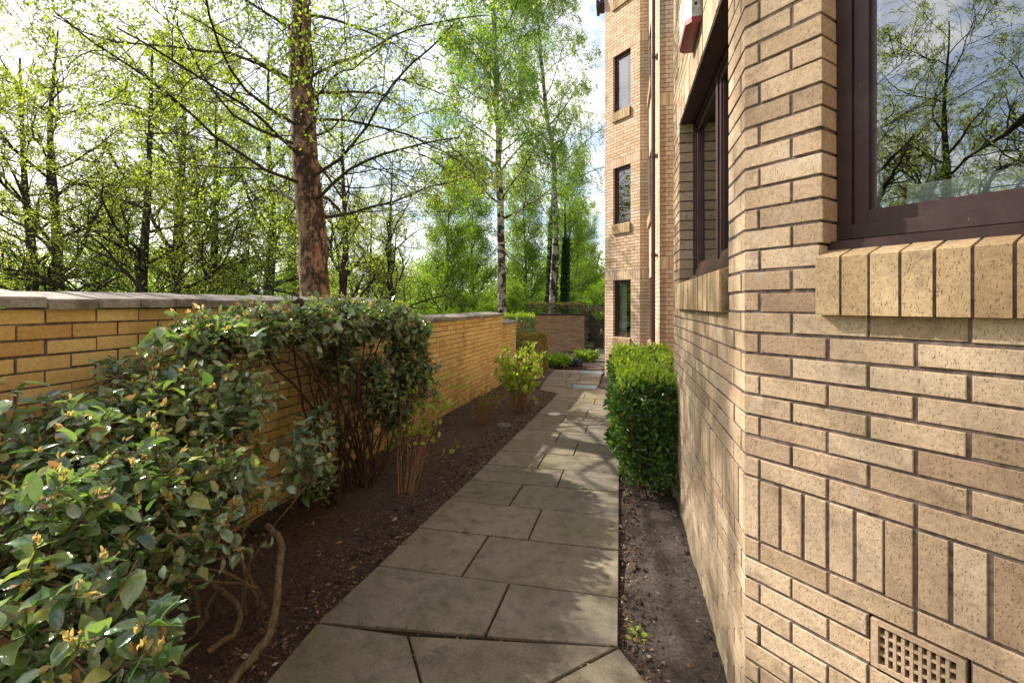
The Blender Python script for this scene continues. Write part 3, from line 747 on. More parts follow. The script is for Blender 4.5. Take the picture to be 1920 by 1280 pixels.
disc('drain_cap', 1039, 776, .095, .006, M['white'], 'small pale round cap set flush in the path slabs', 'cap')
disc('stone_dish', 946, 802, .105, .05, M['stone'], 'round grey stone disc lying on the soil by the path edge', 'stone', 0.0)

# ------------------------------------------------------------ plants: shared tools
def unit(v): return v / (np.linalg.norm(v, axis=-1, keepdims=True) + 1e-12)
def leaves(mb, pts, dirs, size, rng, width=.5, fold=.25, curl=.2, seg=1, flat=0.0, sv=.35):
    """one small folded leaf at every point, its midrib along dirs"""
    pts = np.asarray(pts, float); N = len(pts)
    if N == 0: return
    d = unit(np.asarray(dirs, float)); s = size * (1 + sv * (rng.random(N) * 2 - 1))
    up = rng.normal(size=(N, 3)) * (1 - flat) + np.array([0, 0, 1.]) * flat * 1.5 + .001
    side = unit(np.cross(d, up)); nor = np.cross(side, d)
    if seg == 1:
        prof = [(0, 0, 0), (.45, .5, 1), (1, 0, 0), (.45, -.5, 1)]
        V = np.stack([pts + (d * a + side * (wv * width)) * s[:, None] + nor * (s * (fold * f_ * .35 - curl * a * a * .4))[:, None] for a, wv, f_ in prof], 1)
        base = np.arange(N)[:, None] * 4
        mb.add(V.reshape(-1, 3), base + np.array([[0, 1, 2, 3]]), 4)
    else:
        a = np.array([0, .16, .42, .70, .9, 1.0]); wv = np.array([.06, .36, .5, .40, .18, .02])
        rowsV = []
        cu = curl * (.5 + rng.random(N)); fo = fold * (.4 + rng.random(N) * 1.1)
        wave = rng.normal(size=(N, 6)) * .05; width = width * (1 + .35 * (rng.random(N) * 2 - 1))
        for i in range(6):
            base = pts + d * (s * a[i])[:, None] - nor * (s * cu * a[i]**2 * .5)[:, None]
            for q in (-1, 0, 1):
                rowsV.append(base + side * (s * q * wv[i] * width)[:, None] + nor * (s * (abs(q) * wv[i] * fo * width + q * wave[:, i] * (wv[i] > .1)))[:, None])
        V = np.stack(rowsV, 1)
        Fl = []
        for i in range(5):
            for q in (0, 1): Fl.append((i*3+q, i*3+q+1, (i+1)*3+q+1, (i+1)*3+q))
        Fl = np.array(Fl); base = np.arange(N)[:, None, None] * 18
        mb.add(V.reshape(-1, 3), (base + Fl[None]).reshape(-1, 4), 4)
class Tubes:
    """many thin tapering tubes, built in batches"""
    def __init__(s): s.b = {}
    def add(s, pts, r0, r1, sides): s.b.setdefault((len(pts), sides), []).append((pts, r0, r1))
    def into(s, mb):
        for (n, sides), L in s.b.items():
            Pn = np.array([l[0] for l in L], float); r0 = np.array([l[1] for l in L]); r1 = np.array([l[2] for l in L])
            t = np.gradient(Pn, axis=1); t = unit(t)
            ref = np.where(np.abs(t[:, :1, 2:3]) < .8, np.array([0, 0, 1.]), np.array([1., 0, 0]))
            u = unit(np.cross(t, np.broadcast_to(ref, t.shape))); v = np.cross(t, u)
            rr = r0[:, None] + (r1 - r0)[:, None] * np.linspace(0, 1, n)[None] ** .8
            a = np.arange(sides) * 2 * math.pi / sides
            V = Pn[:, :, None] + rr[:, :, None, None] * (np.cos(a)[None, None, :, None] * u[:, :, None] + np.sin(a)[None, None, :, None] * v[:, :, None])
            i = np.arange(n - 1)[:, None] * sides; j = np.arange(sides)[None]; j2 = (j + 1) % sides
            Fq = np.stack([i + j, i + j2, i + sides + j2, i + sides + j], -1).reshape(-1, 4)
            base = (np.arange(len(L)) * n * sides)[:, None, None]
            mb.add(V.reshape(-1, 3), (base + Fq[None]).reshape(-1, 4), 4)
def grow(rng, T, anch, p, d, L, r, lvl, pr):
    n = pr['seg'][lvl]; pts = [p.copy()]; dirs = [d]; trop = pr['trop'][lvl]; wan = pr['wan'][lvl]
    for i in range(n):
        d = d + rng.normal(size=3) * wan; d[2] += trop; d = d / np.linalg.norm(d)
        p = p + d * (L / n); pts.append(p.copy()); dirs.append(d)
    last = lvl == pr['max']
    T.add(pts, r, max(r * pr.get('tip', .3), pr.get('rmin', .0025)), pr['sides'][lvl])
    if last:
        anch.append((np.array(pts), np.array(dirs))); return
    nc = pr['n'][lvl]; nc = int(nc * (.75 + .5 * rng.random()) + .5)
    t0 = pr['t0'][lvl]
    for c in range(nc):
        t = t0 + (1 - t0) * (c + rng.random() * .9) / nc; t = min(t, .995); x = t * n; i = int(x); f = x - i
        q = pts[i] + (pts[i+1] - pts[i]) * f; dd = dirs[min(i+1, n)]
        az = rng.random() * 6.283; ang = R(pr['ang'][lvl]) * (.7 + .6 * rng.random())
        ref = np.array([0, 0, 1.]) if abs(dd[2]) < .9 else np.array([1., 0, 0])
        u = np.cross(dd, ref); u /= np.linalg.norm(u); v = np.cross(dd, u)
        nd = dd * math.cos(ang) + (u * math.cos(az) + v * math.sin(az)) * math.sin(ang)
        LL = L * pr['ratio'][lvl] * (1.05 - .6 * t) * (.75 + .5 * rng.random())
        grow(rng, T, anch, q, nd / np.linalg.norm(nd), LL, max(r * (1 - .65 * t) * pr['rr'][lvl], .003), lvl + 1, pr)
    if pr.get('lead', True) and lvl > 0:
        grow(rng, T, anch, pts[-1], dirs[-1], L * .4, r * .3, lvl + 1, pr)
def leaf_points(anch, rng, per, spread=.03, skip=0.0, t0=.15):
    A = []; D = []
    for pts, dirs in anch:
        if rng.random() < skip: continue
        n = len(pts) - 1; k = rng.poisson(per)
        if k == 0: continue
        x = (t0 + (1 - t0) * rng.random(k)) * n; i = np.minimum(x.astype(int), n - 1); f = (x - i)[:, None]
        A.append(pts[i] + (pts[i+1] - pts[i]) * f + rng.normal(size=(k, 3)) * spread); D.append(dirs[i] * .5 + rng.normal(size=(k, 3)) * .7)
    if not A: return np.zeros((0, 3)), np.zeros((0, 3))
    return np.concatenate(A), np.concatenate(D)
def make_tree(name, seed, trunk, r0, r1, pr, limbs, leafsize, per, bark_m, leaf_m, label, group, cat='tree', skip=0., spread=.04, hang=0., loc=(0, 0, 0), trunk_sides=12, wobble=.0, leaves_fn=None, leafw=.65, texp=.8, limb_m=None):
    """trunk: list of points (local); limbs: (t0, n, len_lo, len_hi, angle, r)"""
    rng = np.random.default_rng(seed); tr = np.array(trunk, float)
    # resample trunk
    m = 22; t = np.linspace(0, 1, m); src = np.linspace(0, 1, len(tr)); pts = np.stack([np.interp(t, src, tr[:, k]) for k in range(3)], 1)
    for _ in range(3): pts[1:-1] = (pts[:-2] + 2 * pts[1:-1] + pts[2:]) / 4
    pts[1:-1, :2] += rng.normal(size=(m-2, 2)) * wobble
    rad = r0 + (r1 - r0) * t ** texp; rad[0] *= 1.18
    mb = MB(); tube_pts(mb, pts, rad, trunk_sides)
    T = Tubes(); anch = []
    for (ta, tb, n, lo, hi, ang, rf) in limbs:
        for c in range(n):
            tt = ta + (tb - ta) * (c + rng.random() * .8) / n; x = tt * (m-1); i = min(int(x), m-2); f = x - i
            q = pts[i] + (pts[i+1] - pts[i]) * f; az = c * 2.4 + rng.random() * 1.2; an = R(ang) * (.8 + .4 * rng.random())
            up = unit(pts[i+1] - pts[i]); u = np.array([math.cos(az), math.sin(az), 0.])
            nd = unit(u * math.sin(an) + up * math.cos(an))
            rr_ = (r0 + (r1 - r0) * tt) * rf
            L = (lo + (hi - lo) * rng.random()) * (1 - .45 * (tt - ta) / max(.01, 1 - ta))
            grow(rng, T, anch, q, nd, L, rr_, 0, pr)
    root = empty(name, loc); tag(root, label, cat, group)
    if limb_m is None: T.into(mb)
    else: m2 = MB(); T.into(m2); m2.build('branches', limb_m, root, smooth=True)
    mb.build('trunk', bark_m, root, smooth=True)
    A, D = leaf_points(anch, rng, per, spread, skip)
    if hang: D[:, 2] -= hang
    lf = MB(); leaves(lf, A, D, leafsize, rng, width=leafw)
    if len(A): lf.build('crown', leaf_m, root)
    return root
PRB = dict(seg=[8, 6, 5], trop=[.06, .02, .0], wan=[.14, .2, .25], n=[10, 7], ang=[48, 50], ratio=[.55, .5], rr=[.55, .55], t0=[.15, .15], sides=[5, 4, 3], max=2, rmin=.004)

# ------------------------------------------------------------ trees
def build_trees():
    # the big birch behind the wall
    pr = dict(seg=[9, 7, 6, 4], trop=[.005, .0, -.05, -.12], wan=[.13, .18, .22, .24], n=[8, 6, 3], ang=[42, 45, 45], ratio=[.52, .5, .55], rr=[.5, .5, .5], t0=[.2, .15, .1], sides=[6, 4, 3, 3], max=3, rmin=.0025, tip=.3)
    bx, by = P(594, 570, 8.0)[0], 8.0; tx = P(559, 0, 8.0)
    gzb = ground_h(bx, by)
    tr = [(0, 0, gzb - .1), (P(594, 540, 8)[0] - bx, 0, P(594, 540, 8)[2]), (P(583, 400, 8)[0] - bx, 0, P(583, 400, 8)[2]), (P(569, 260, 8)[0] - bx, 0, P(569, 260, 8)[2]), (P(561, 130, 8)[0] - bx, 0, P(561, 130, 8)[2]),
          (tx[0] - bx, .05, tx[2]), (tx[0] - bx + .05, .3, 9.5), (tx[0] - bx + .1, .4, 12.5)]
    make_tree('birch_tree', 3, tr, .245, .09, pr, [(.27, .55, 19, 2.9, 4.3, 80, .16), (.50, .98, 16, 2.4, 3.6, 70, .20)], .044, 4.2, M['birch'], M['birch_leaf'],
              'big birch with peeling reddish bark and dark cracks leaning just behind the garden wall', None, loc=(bx, by, 0), trunk_sides=20, wobble=.012, spread=.04, hang=.5, texp=1.5, limb_m=M['bark'])  # darker bark on the limbs paints in their backlit shade
    # two slender weeping birches
    prw = dict(seg=[8, 6, 7], trop=[.02, -.12, -.30], wan=[.10, .16, .12], n=[11, 9], ang=[45, 55], ratio=[.5, .95], rr=[.5, .45], t0=[.15, .1], sides=[5, 3, 3], max=2, rmin=.003)
    for (pts, Y, r0, seed, label, n1, len1, per) in (
        ([(945, 585), (940, 420), (933, 260), (928, 100), (924, -60)], 16.5, .17, 21, 'slender silver birch with drooping green twigs rising behind the low end of the garden wall', 44, 3.3, 15),
        ([(1033, 585), (1043, 400), (1036, 280), (1022, 200), (1010, 60), (1004, -20)], 21.0, .15, 22, 'thin silver birch with a crooked trunk nearest the far bay of the apartment block', 40, 3.4, 11)):
        bx = P(pts[0][0], 585, Y)[0]; g0 = ground_h(bx, Y)
        tr = [(0, 0, g0)] + [(P(a, b, Y)[0] - bx, 0, P(a, b, Y)[2]) for a, b in pts[1:]] + [(P(pts[-1][0], 0, Y)[0] - bx + .1, .2, 15.5)]
        make_tree('birch_tree', seed, tr, r0, .04, prw, [(.22, .99, n1, len1 * .8, len1 * 1.1, 50, .32)], .062, per, M['birch2'], M['green_leaf'] if seed == 21 else M['birch_leaf'], label, None, loc=(bx, Y, 0), trunk_sides=10, hang=.9, wobble=.02)
    # broad trees of the wood: three kinds, copied
    prO = dict(seg=[8, 7, 5, 4], trop=[.05, .04, .02, 0], wan=[.17, .22, .26, .25], n=[7, 6, 4], ang=[45, 48, 48], ratio=[.6, .55, .5], rr=[.55, .55, .5], t0=[.2, .2, .15], sides=[6, 4, 3, 3], max=3, rmin=.006)
    prS = dict(seg=[7, 6, 4], trop=[.08, .05, .02], wan=[.16, .22, .25], n=[12, 9], ang=[42, 45], ratio=[.55, .5], rr=[.5, .5], t0=[.2, .15], sides=[5, 3, 3], max=2, rmin=.006)
    oak = make_tree('woodland_tree', 31, [(0, 0, -.5), (.1, 0, 2), (-.1, .1, 4.5), (.2, 0, 7), (.3, 0, 11)], .28, .03, prO, [(.26, .99, 20, 3.4, 4.8, 62, .36)], .055, 6.8, M['bark'], M['spring'],
                    'x', 'trees of the wood beyond the garden wall', spread=.04)
    lace = make_tree('woodland_tree', 32, [(0, 0, -.5), (0, 0, 3), (.3, 0, 6), (.2, .2, 9), (.1, 0, 12)], .26, .02, prO, [(.24, .99, 22, 2.8, 3.9, 52, .45)], .05, 2.6, M['bark'], M['spring'],
                     'x', 'trees of the wood beyond the garden wall', spread=.04)
    make_tree('added_dapple_tree', 36, [(0, 0, -.5), (0, 0, 4), (.3, 0, 8), (.2, .2, 11), (.1, 0, 16)], .20, .02, dict(prO, n=[6, 5, 4]), [(.72, .99, 10, 2.2, 3.2, 62, .6)], .07, 2.6, M['bark'], M['spring'],  # unseen tree added, crown height set to throw dappled shade on the bay
              'tall tree added unseen left of the frame, its thin high crown shaped to dapple the sunlight', None, spread=.06, loc=(-10.6, 8.1, ground_h(-10.6, 8.1)))
    slim = make_tree('woodland_tree', 33, [(0, 0, -.5), (.1, 0, 3), (0, .2, 6), (.2, .2, 9), (.2, 0, 13)], .20, .015, prS, [(.12, .99, 44, 2.2, 3.4, 52, .42)], .085, 9, M['bark_grey'], M['far_leaf'],
                     'x', 'trees of the wood beyond the garden wall', spread=.20)
    prBu = dict(seg=[6, 5, 4], trop=[.02, .02, 0], wan=[.16, .22, .25], n=[10, 8], ang=[45, 50], ratio=[.6, .5], rr=[.5, .5], t0=[.15, .1], sides=[4, 3, 3], max=2, rmin=.004)
    bush = make_tree('bush', 41, [(0, 0, -.3), (0, .1, .8), (.1, 0, 2.6)], .09, .03, prBu, [(.1, .98, 20, 1.3, 2.2, 58, .5)], .085, 10, M['bark_grey'], M['far_leaf'], 'x', 'bushes along the wood edge beyond the wall', cat='bush', spread=.09)
    dark = make_tree('evergreen_bush', 42, [(0, 0, -.3), (0, .1, 1.2), (.1, 0, 3.8)], .12, .04, prBu, [(.05, .98, 24, 1.2, 2.0, 58, .5)], .10, 15, M['bark'], M['dark_leaf'], 'x', None, cat='bush', spread=.10)
    def put(proto, first, px, Y, sc, rz, label, z=None, tilt=0):
        o = proto if first else copy_tree(proto)
        x = (px - 960) / F * Y; o.location = (x, Y, ground_h(x, Y) if z is None else z)
        o.scale = (sc, sc, sc); o.rotation_euler = (R(tilt), 0, R(rz)); o['label'] = label
        return o
    ok = [(265, 17, 1.28, 0, 'dark spreading tree with the thickest trunk left of the big birch'),
          (405, 20, 1.3, 120, 'dark trunked tree between the thickest wood trunk and the big birch'),
          (60, 25, 1.65, 200, 'tall yellow green tree at the left edge of the picture, behind the nearer ones'),
          (690, 30, 1.0, 60, 'woodland tree standing farther back just right of the big birch')]
    for i, (px, Y, sc, rz, lb) in enumerate(ok): put(oak, i == 0, px, Y, sc, rz, lb)
    lc = [(635, 15, .80, 30, 'nearly leafless tree with thin dark branches right of the big birch'),
          (110, 19, 1.35, 140, 'bare laced tree with few leaves near the left edge of the wood'),
          (500, 25, 1.6, 70, 'bare branched tree seen just left of the big birch trunk'),
          (740, 24, .95, 190, 'thin bare tree seen between the big birch and the weeping birch'),
          (330, 25, 1.7, 320, 'bare branched tree behind the two dark trunks left of the birch')]
    for i, (px, Y, sc, rz, lb) in enumerate(lc): put(lace, i == 0, px, Y, sc, rz, lb)
    sm = [(835, 26, .85, 0, 'green tree behind the foot of the weeping birch, on its left'),
          (890, 31, .95, 90, 'slim many branched tree directly left of the weeping birch trunk'),
          (985, 27, .80, 200, 'light green slim tree between the two slender birches'),
          (1062, 32, .95, 300, 'slim green tree right of the crooked birch, nearest the building'),
          (1100, 44, .85, 140, 'far green tree over the end of the path beside the building'),
          (200, 36, 1.1, 50, 'pale green tree far back left of the thickest dark trunk'),
          (560, 38, 1.0, 170, 'pale green tree far behind the big birch trunk')]
    for i, (px, Y, sc, rz, lb) in enumerate(sm): put(slim, i == 0, px, Y, sc, rz, lb)
    bushp = bush
    # trees behind the viewer's left shoulder, mirrored in the near window
    for (x, y, sc, rz, pt, lb) in ((-21.5, -3.6, 1.25, 40, lace, 'dark branched tree mirrored at the left edge of the near window pane'), (-26, -7.2, 1.5, 10, lace, 'bare tree mirrored in the middle of the near window pane'), (-30, -12.5, 1.5, 100, lace, 'bare tree mirrored at the right of the near window pane'),
                                   (-31, -8.5, 1.3, 10, oak, 'leafy tree mirrored low in the near window pane'), (-24, -9.5, 1.5, 80, bushp, 'green bush mirrored low in the right half of the near window pane'),
                                   (-12.2, 1.5, .9, 200, lace, 'thin branched tree beyond the wall at the left, out of the frame')):
        o = copy_tree(pt); o.location = (x, y, ground_h(x, y)); o.scale = (sc,) * 3; o.rotation_euler = (0, 0, R(rz)); o['label'] = lb
    bs = [(20, 12, 1.0, 0), (120, 14, .85, 70), (210, 19, 1.0, 140), (330, 16, .8, 20), (470, 18, .9, 220), (540, 22, 1.0, 300), (680, 20, .9, 40), (770, 20, .8, 100), (840, 19, .85, 160), (895, 21, .9, 250), (970, 24, .95, 330), (1010, 23, .8, 60), (1075, 29, .9, 120), (1120, 40, 1.3, 200), (600, 28, 1.2, 10), (400, 28, 1.2, 80), (270, 28, 1.3, 190), (100, 26, 1.3, 260), (720, 33, 1.4, 350), (850, 38, 1.7, 30), (960, 40, 1.7, 140), (1050, 44, 1.7, 240)]
    bl = ['nearest bush at the far left edge', 'yellow green bush above the first coping stones', 'bush low between the left trees', 'bush above the coping at the left of the thick trunk', 'bush between the dark trunk and the birch', 'bush just left of the birch foot',
          'bush right of the birch foot', 'bush behind the right end of the leafy clipped shrub', 'bush above the high part of the far coping', 'bush left of the weeping birch foot', 'bush right of the weeping birch foot', 'bush left of the crooked birch foot', 'bush right of the crooked birch foot', 'bush at the end of the path']
    for i, (px, Y, sc, rz) in enumerate(bs):
        lb = 'light green ' + bl[i] if i < len(bl) else 'light green undergrowth bush far back in the wood, ' + ['behind the birch', 'behind the second dark trunk', 'behind the thick dark trunk', 'near the left edge', 'right of the big birch', 'left of the weeping birch', 'between the slender birches', 'nearest the building'][i - len(bl)]
        put(bush, i == 0, px, Y, sc, rz, lb)
    put(dark, True, 735, 22, .78, 0, 'dark round evergreen bush behind the clipped shrub, right of the birch')
    put(dark, False, 300, 24, .7, 90, 'dark evergreen bush under the left hand wood trees')
    put(dark, False, 1108, 27, .34, 50, 'low dark evergreen bush beside the path at the far end')
    # ivy clad trunks behind the crooked birch
    for (px, Y, hh, rz, seed, lb) in ((1031, 24, 5.2, .30, 51, 'ivy covered trunk just behind the crooked birch'), (1056, 26, 3.9, .26, 52, 'second ivy covered trunk, to the right of the crooked birch')):
        rng = np.random.default_rng(seed); x = (px - 960) / F * Y; g0 = ground_h(x, Y); root = empty('ivy_clad_tree', (x, Y, g0)); tag(root, lb, 'tree', 'ivy clad trunks beyond the far wall')
        mb = MB(); tube_pts(mb, [(0, 0, -.2), (.05, 0, 2), (.12, 0, 5), (.1, 0, 8)], [.22, .18, .12, .02], 8); mb.build('trunk', M['bark'], root, smooth=True)
        n = 5200; th = rng.random(n) * 6.283; zz = rng.random(n) * (hh + 2); rad = rz * (1 - .4 * zz / (hh + 2)) * (.6 + .55 * rng.random(n))
        pts = np.stack([rad * np.cos(th) + .03 * zz, rad * np.sin(th), zz], 1); D = np.stack([np.cos(th), np.sin(th), -.6 + 0 * th], 1) + rng.normal(size=(n, 3)) * .5
        lf = MB(); leaves(lf, pts, D, .09, rng, width=.8); lf.build('ivy', M['dark_leaf'], root)
    # the far wood closing the view: one mass
    rng = np.random.default_rng(77); mbw = MB(); T = Tubes(); A = []; D = []
    for i in range(150):
        th = R(rng.uniform(-100, 32)); rr_ = rng.uniform(52, 85); x, y = rr_ * math.sin(th), rr_ * math.cos(th); z = ground_h(x, y); hgt = rng.uniform(7, 11.5)
        T.add([np.array([x, y, z - .3]), np.array([x + rng.normal() * .3, y, z + hgt * .5]), np.array([x + rng.normal() * .5, y, z + hgt])], .25, .05, 5)
        for k in range(26):
            az = rng.random() * 6.283; t = .15 + .8 * rng.random(); L = hgt * .3 * (1.1 - .6 * t); d = np.array([math.cos(az), math.sin(az), .6])
            q = np.array([x, y, z + hgt * t]); e = q + d * L
            T.add([q, (q + e) / 2 + rng.normal(size=3) * .2, e], .06, .015, 3)
            n = 42; A.append(q + (e - q) * rng.random((n, 1)) ** .6 + rng.normal(size=(n, 3)) * .5); D.append(rng.normal(size=(n, 3)))
    lf = MB(); leaves(lf, np.concatenate(A), np.concatenate(D), .30, rng, width=.7)
    wd_ = lf.build('distant_wood', M['far_leaf']); tag(wd_, 'far-off green wood closing the view behind the trees', 'wood', kind='stuff')
    T.into(mbw); tw = mbw.build('distant_trunks', M['bark'], wd_)
build_trees()

# ------------------------------------------------------------ hedges
def hedge(name, O, d, w_, L, h, leafm, tipm, lsize, n, ntip, label, seed, z0=None, rough=.05, cat='hedge', legs=.0):
    """box hedge: O near right corner on the ground, d length direction, w_ width to the left of d"""
    rng = np.random.default_rng(seed); O = np.array(O, float); d = np.array(d, float); d /= np.linalg.norm(d); nn = np.array([-d[1], d[0]])
    g0 = gz(O[1]) if z0 is None else z0
    root = empty(name, (O[0], O[1], g0)); tag(root, label, cat)
    # shell points
    areas = np.array([w_ * L, L * h, L * h, w_ * h, w_ * h]); areas = areas / areas.sum()
    f = rng.choice(5, n, p=areas); u = rng.random(n); v = rng.random(n); k = np.abs(rng.normal(size=n)) * .07
    s = np.where(f == 0, u * L, np.where(f < 3, u * L, np.where(f == 3, k, L - k)))
    q = np.where(f == 0, v * w_, np.where(f == 1, k, np.where(f == 2, w_ - k, u * w_)))
    z = np.where(f == 0, h - k, legs + v * (h - legs))
    nr = np.stack([np.where(f == 3, -1., np.where(f == 4, 1., 0)), np.where(f == 1, -1., np.where(f == 2, 1., 0)), np.where(f == 0, 1., 0.)], 1)
    # round the edges and add lumps
    lump = np.array([mnoise.noise((s[i] * 3.1, q[i] * 3.1 + seed, z[i] * 3.1)) for i in range(n)]) * rough * 1.6
    s = s + nr[:, 0] * lump; q = q + nr[:, 1] * lump; z = z + nr[:, 2] * lump
    cz = np.maximum(0, z - (h - .1)) / .1; q = q + (w_ / 2 - q) * .12 * cz ** 2; s = s + (L / 2 - s) * .03 * cz ** 2
    def W(s, q, z): return np.stack([d[0] * s + nn[0] * q, d[1] * s + nn[1] * q, z], 1)
    Dn = W(nr[:, 0], nr[:, 1], nr[:, 2]); D = Dn * .5 + rng.normal(size=(n, 3)) * .55; D[:, 2] += .25
    lf = MB(); leaves(lf, W(s, q, z), D, lsize, rng, width=.42, fold=.4, sv=.55)
    lf.build('foliage', leafm, root)
    if ntip:
        tf = rng.random(ntip); s = rng.random(ntip) * L; q = rng.random(ntip) * w_; z = h + rng.normal(size=ntip) * .02
        side = rng.random(ntip) < .15; q = np.where(side, w_ + rng.normal(size=ntip) * .01, q); z = np.where(side, h * (.6 + .4 * rng.random(ntip)), z)
        lump = np.array([mnoise.noise((s[i] * 3.1, q[i] * 3.1 + seed, z[i] * 3.1)) for i in range(ntip)]) * rough * 1.6; z = z + lump
        z = z + rng.exponential(.022, ntip) * (rng.random(ntip) < .4)
        D = rng.normal(size=(ntip, 3)) * .55; D[:, 2] += .9
        lf = MB(); leaves(lf, W(s, q, z), D, lsize * .85, rng, width=.42, fold=.4); lf.build('young_tips', tipm, root)['kind'] = 'stuff'
    T = Tubes()
    for i in range(int(26 * L)):
        s_ = rng.random() * L; q_ = w_ * (.35 + .3 * rng.random()); b = W(np.array([s_]), np.array([q_]), np.array([-.05]))[0]
        e = W(np.array([s_ + rng.normal() * .15]), np.array([rng.random() * w_]), np.array([h * (.6 + .35 * rng.random())]))[0]
        mid = (b + e) / 2 + rng.normal(size=3) * .03; T.add([b, (b * .6 + mid * .4), mid, e], .008, .003, 4)
    mb = MB(); T.into(mb); mb.build('stems', M['stem_dark'], root, smooth=True)
    return root
b2n = b2
hedge('box_hedge', (np.array([.227 * 3.86 + .45, 3.86 - .09])), b2, .47, .95, .97, M['box_leaf'], M['box_tip'], .056, 8600, 1300, 'clipped dark green hedge between path and building, its near end under the bay window', 61, legs=.16, rough=.11)
hedge('box_hedge', (np.array([.227 * 4.84 + .62, 4.84 - .12])), b2, .70, 1.75, .99, M['box_leaf'], M['box_tip'], .055, 11000, 4200, 'clipped hedge with bright yellow green top, farther along the building behind the near one', 62, legs=.1, rough=.10)
x_, y_ = 0, 0
hedge('box_hedge', (.62, 12.7), (0, 1), .85, 1.6, H - .37 - gz(13), M['box_leaf'], M['box_tip'], .06, 5200, 1500, 'bright green clipped hedge at the low end of the garden wall', 63, legs=.02)
hedge('box_hedge', (.86, 11.75), (.05, 1), .95, .85, H - .80 - gz(12) + .02, M['brown_leaf'], M['brown_leaf'], .05, 5200, 700, 'low bronze brown clipped hedge in front of the bright green one', 64, legs=.02)
hedge('box_hedge', (4.25, 19.3), (.15, 1), 1.3, 7.0, H - .33 + .45, M['purple_leaf'], M['purple_leaf'], .07, 9000, 900, 'dusky dark hedge beside the far path, right of the russet wall', 65, legs=.02)
hedge('box_hedge', (.70, 19.3), (1, 0), 1.3, 2.3, H - .12 + .40, M['purple_leaf'], M['brown_leaf'], .07, 5000, 900, 'dusky clipped hedge showing above the russet wall coping', 66, legs=.02)

# ------------------------------------------------------------ stemmed shrubs of the bed
def fan_shrub(name, loc, seed, n, h, spread, stem_m, leaf_m, lsize, nl, label, cat='shrub', top=.4, thick=.006, leaf2=None, nl2=0, lw=.5, lean=(0, 0), rad=.05, sub=2):
    rng = np.random.default_rng(seed); root = empty(name, loc); tag(root, label, cat); T = Tubes(); tips = []
    for i in range(n):
        az = rng.random() * 6.283; rr_ = spread * math.sqrt(rng.random()); hh = h * (.65 + .4 * rng.random())
        b = np.array([rad * math.cos(az) * rng.random(), rad * math.sin(az) * rng.random(), -.03]); e = np.array([rr_ * math.cos(az) + lean[0], rr_ * math.sin(az) + lean[1], hh])
        pts = []
        for k in range(7):
            t = k / 6; q = b + (e - b) * np.array([t ** 1.25, t ** 1.25, t ** .9]) + rng.normal(size=3) * .01 * (0 < k); pts.append(q)
        T.add(pts, thick * (.7 + .6 * rng.random()), thick * .35, 5); tips.append(np.array(pts))
        for j in range(sub):
            k = rng.integers(2, 6); q = pts[k]; dd = unit(pts[k] - pts[k-1] + rng.normal(size=3) * .5 * np.linalg.norm(pts[k] - pts[k-1])); L = h * .25 * (.5 + rng.random())
            sp = [q + dd * L * t + np.array([0, 0, .15 * L * t * t]) for t in (0, .25, .5, .75, 1)]; T.add(sp, thick * .5, thick * .25, 4); tips.append(np.array(sp))
    mb = MB(); T.into(mb); mb.build('stems', stem_m, root, smooth=True)
    def sp(nl, lo, m, nm, size):
        A = []; D = []
        for i in range(nl):
            t = tips[rng.integers(len(tips))]; x = (lo + (1 - lo) * rng.random() ** .7) * (len(t) - 1); k = min(int(x), len(t) - 2); q = t[k] + (t[k+1] - t[k]) * (x - k)
            A.append(q + rng.normal(size=3) * .012); D.append(unit(t[k+1] - t[k]) * .4 + rng.normal(size=3) * .6)
        lf = MB(); leaves(lf, np.array(A), np.array(D), size, rng, width=lw, fold=.4, seg=2 if size > .045 and len(A) < 2500 else 1); o_ = lf.build(nm, m, root, smooth=True); o_['kind'] = 'stuff'
    if nl: sp(nl, top, leaf_m, 'foliage', lsize)
    if nl2: sp(nl2, .8, leaf2, 'spent_flowers', lsize * .7)
    return root
def at(px, py): x, y = gp(px, py); return (x, y, gz(y))
fan_shrub('leafy_shrub', at(972, 772), 71, 40, .90, .42, M['stem_red'], M['box_tip'], .075, 900, 'bushy light green shrub on reddish stems against the far end of the ochre wall', top=.45, leaf2=M['pink_leaf'], nl2=160, lean=(.05, 0), rad=.12)
fan_shrub('bare_shrub', at(903, 797), 72, 30, .52, .36, M['stem_red'], M['green_leaf'], .04, 90, 'low shrub of bare brown twigs by the wall, behind the stone disc', top=.5, lean=(.08, 0), rad=.1, sub=3)
fan_shrub('twiggy_shrub', at(762, 932), 73, 15, .98, .30, M['stem_red'], M['box_tip'], .06, 150, 'tall thin reddish stems with a few light green leaves, near the path edge', top=.55, lean=(.08, .5), rad=.07, thick=.0045, sub=4)
fan_shrub('twiggy_shrub', at(672, 905), 74, 13, .85, .26, M['stem_red'], M['green_leaf'], .06, 260, 'brown stemmed shrub under the clipped evergreen, close to the wall', top=.5, lean=(.25, .6), rad=.09, thick=.0042, sub=4)
fan_shrub('perennial_clump', at(1042, 690), 75, 90, .36, .50, M['stem_dark'], M['green_leaf'], .085, 1100, 'dark green leafy clump on the soil in front of the russet wall', top=.2, rad=.3, cat='plant', sub=1)
fan_shrub('perennial_clump', at(1100, 679), 76, 90, .34, .45, M['stem_dark'], M['box_tip'], .085, 1000, 'brighter green leafy clump at the path side in front of the russet wall', top=.2, rad=.3, cat='plant', sub=1)
fan_shrub('lavender_clump', at(1076, 689), 77, 60, .22, .32, M['stem_dark'], M['lavender'], .06, 700, 'small dark bluish clump between the two green ones', top=.2, rad=.25, cat='plant', sub=1)
fan_shrub('sapling', at(842, 752), 78, 6, .55, .22, M['stem_red'], M['green_leaf'], .07, 40, 'small sapling with light green leaves growing beside the ochre wall', top=.45, lean=(-.1, -.2), rad=.04, cat='plant')
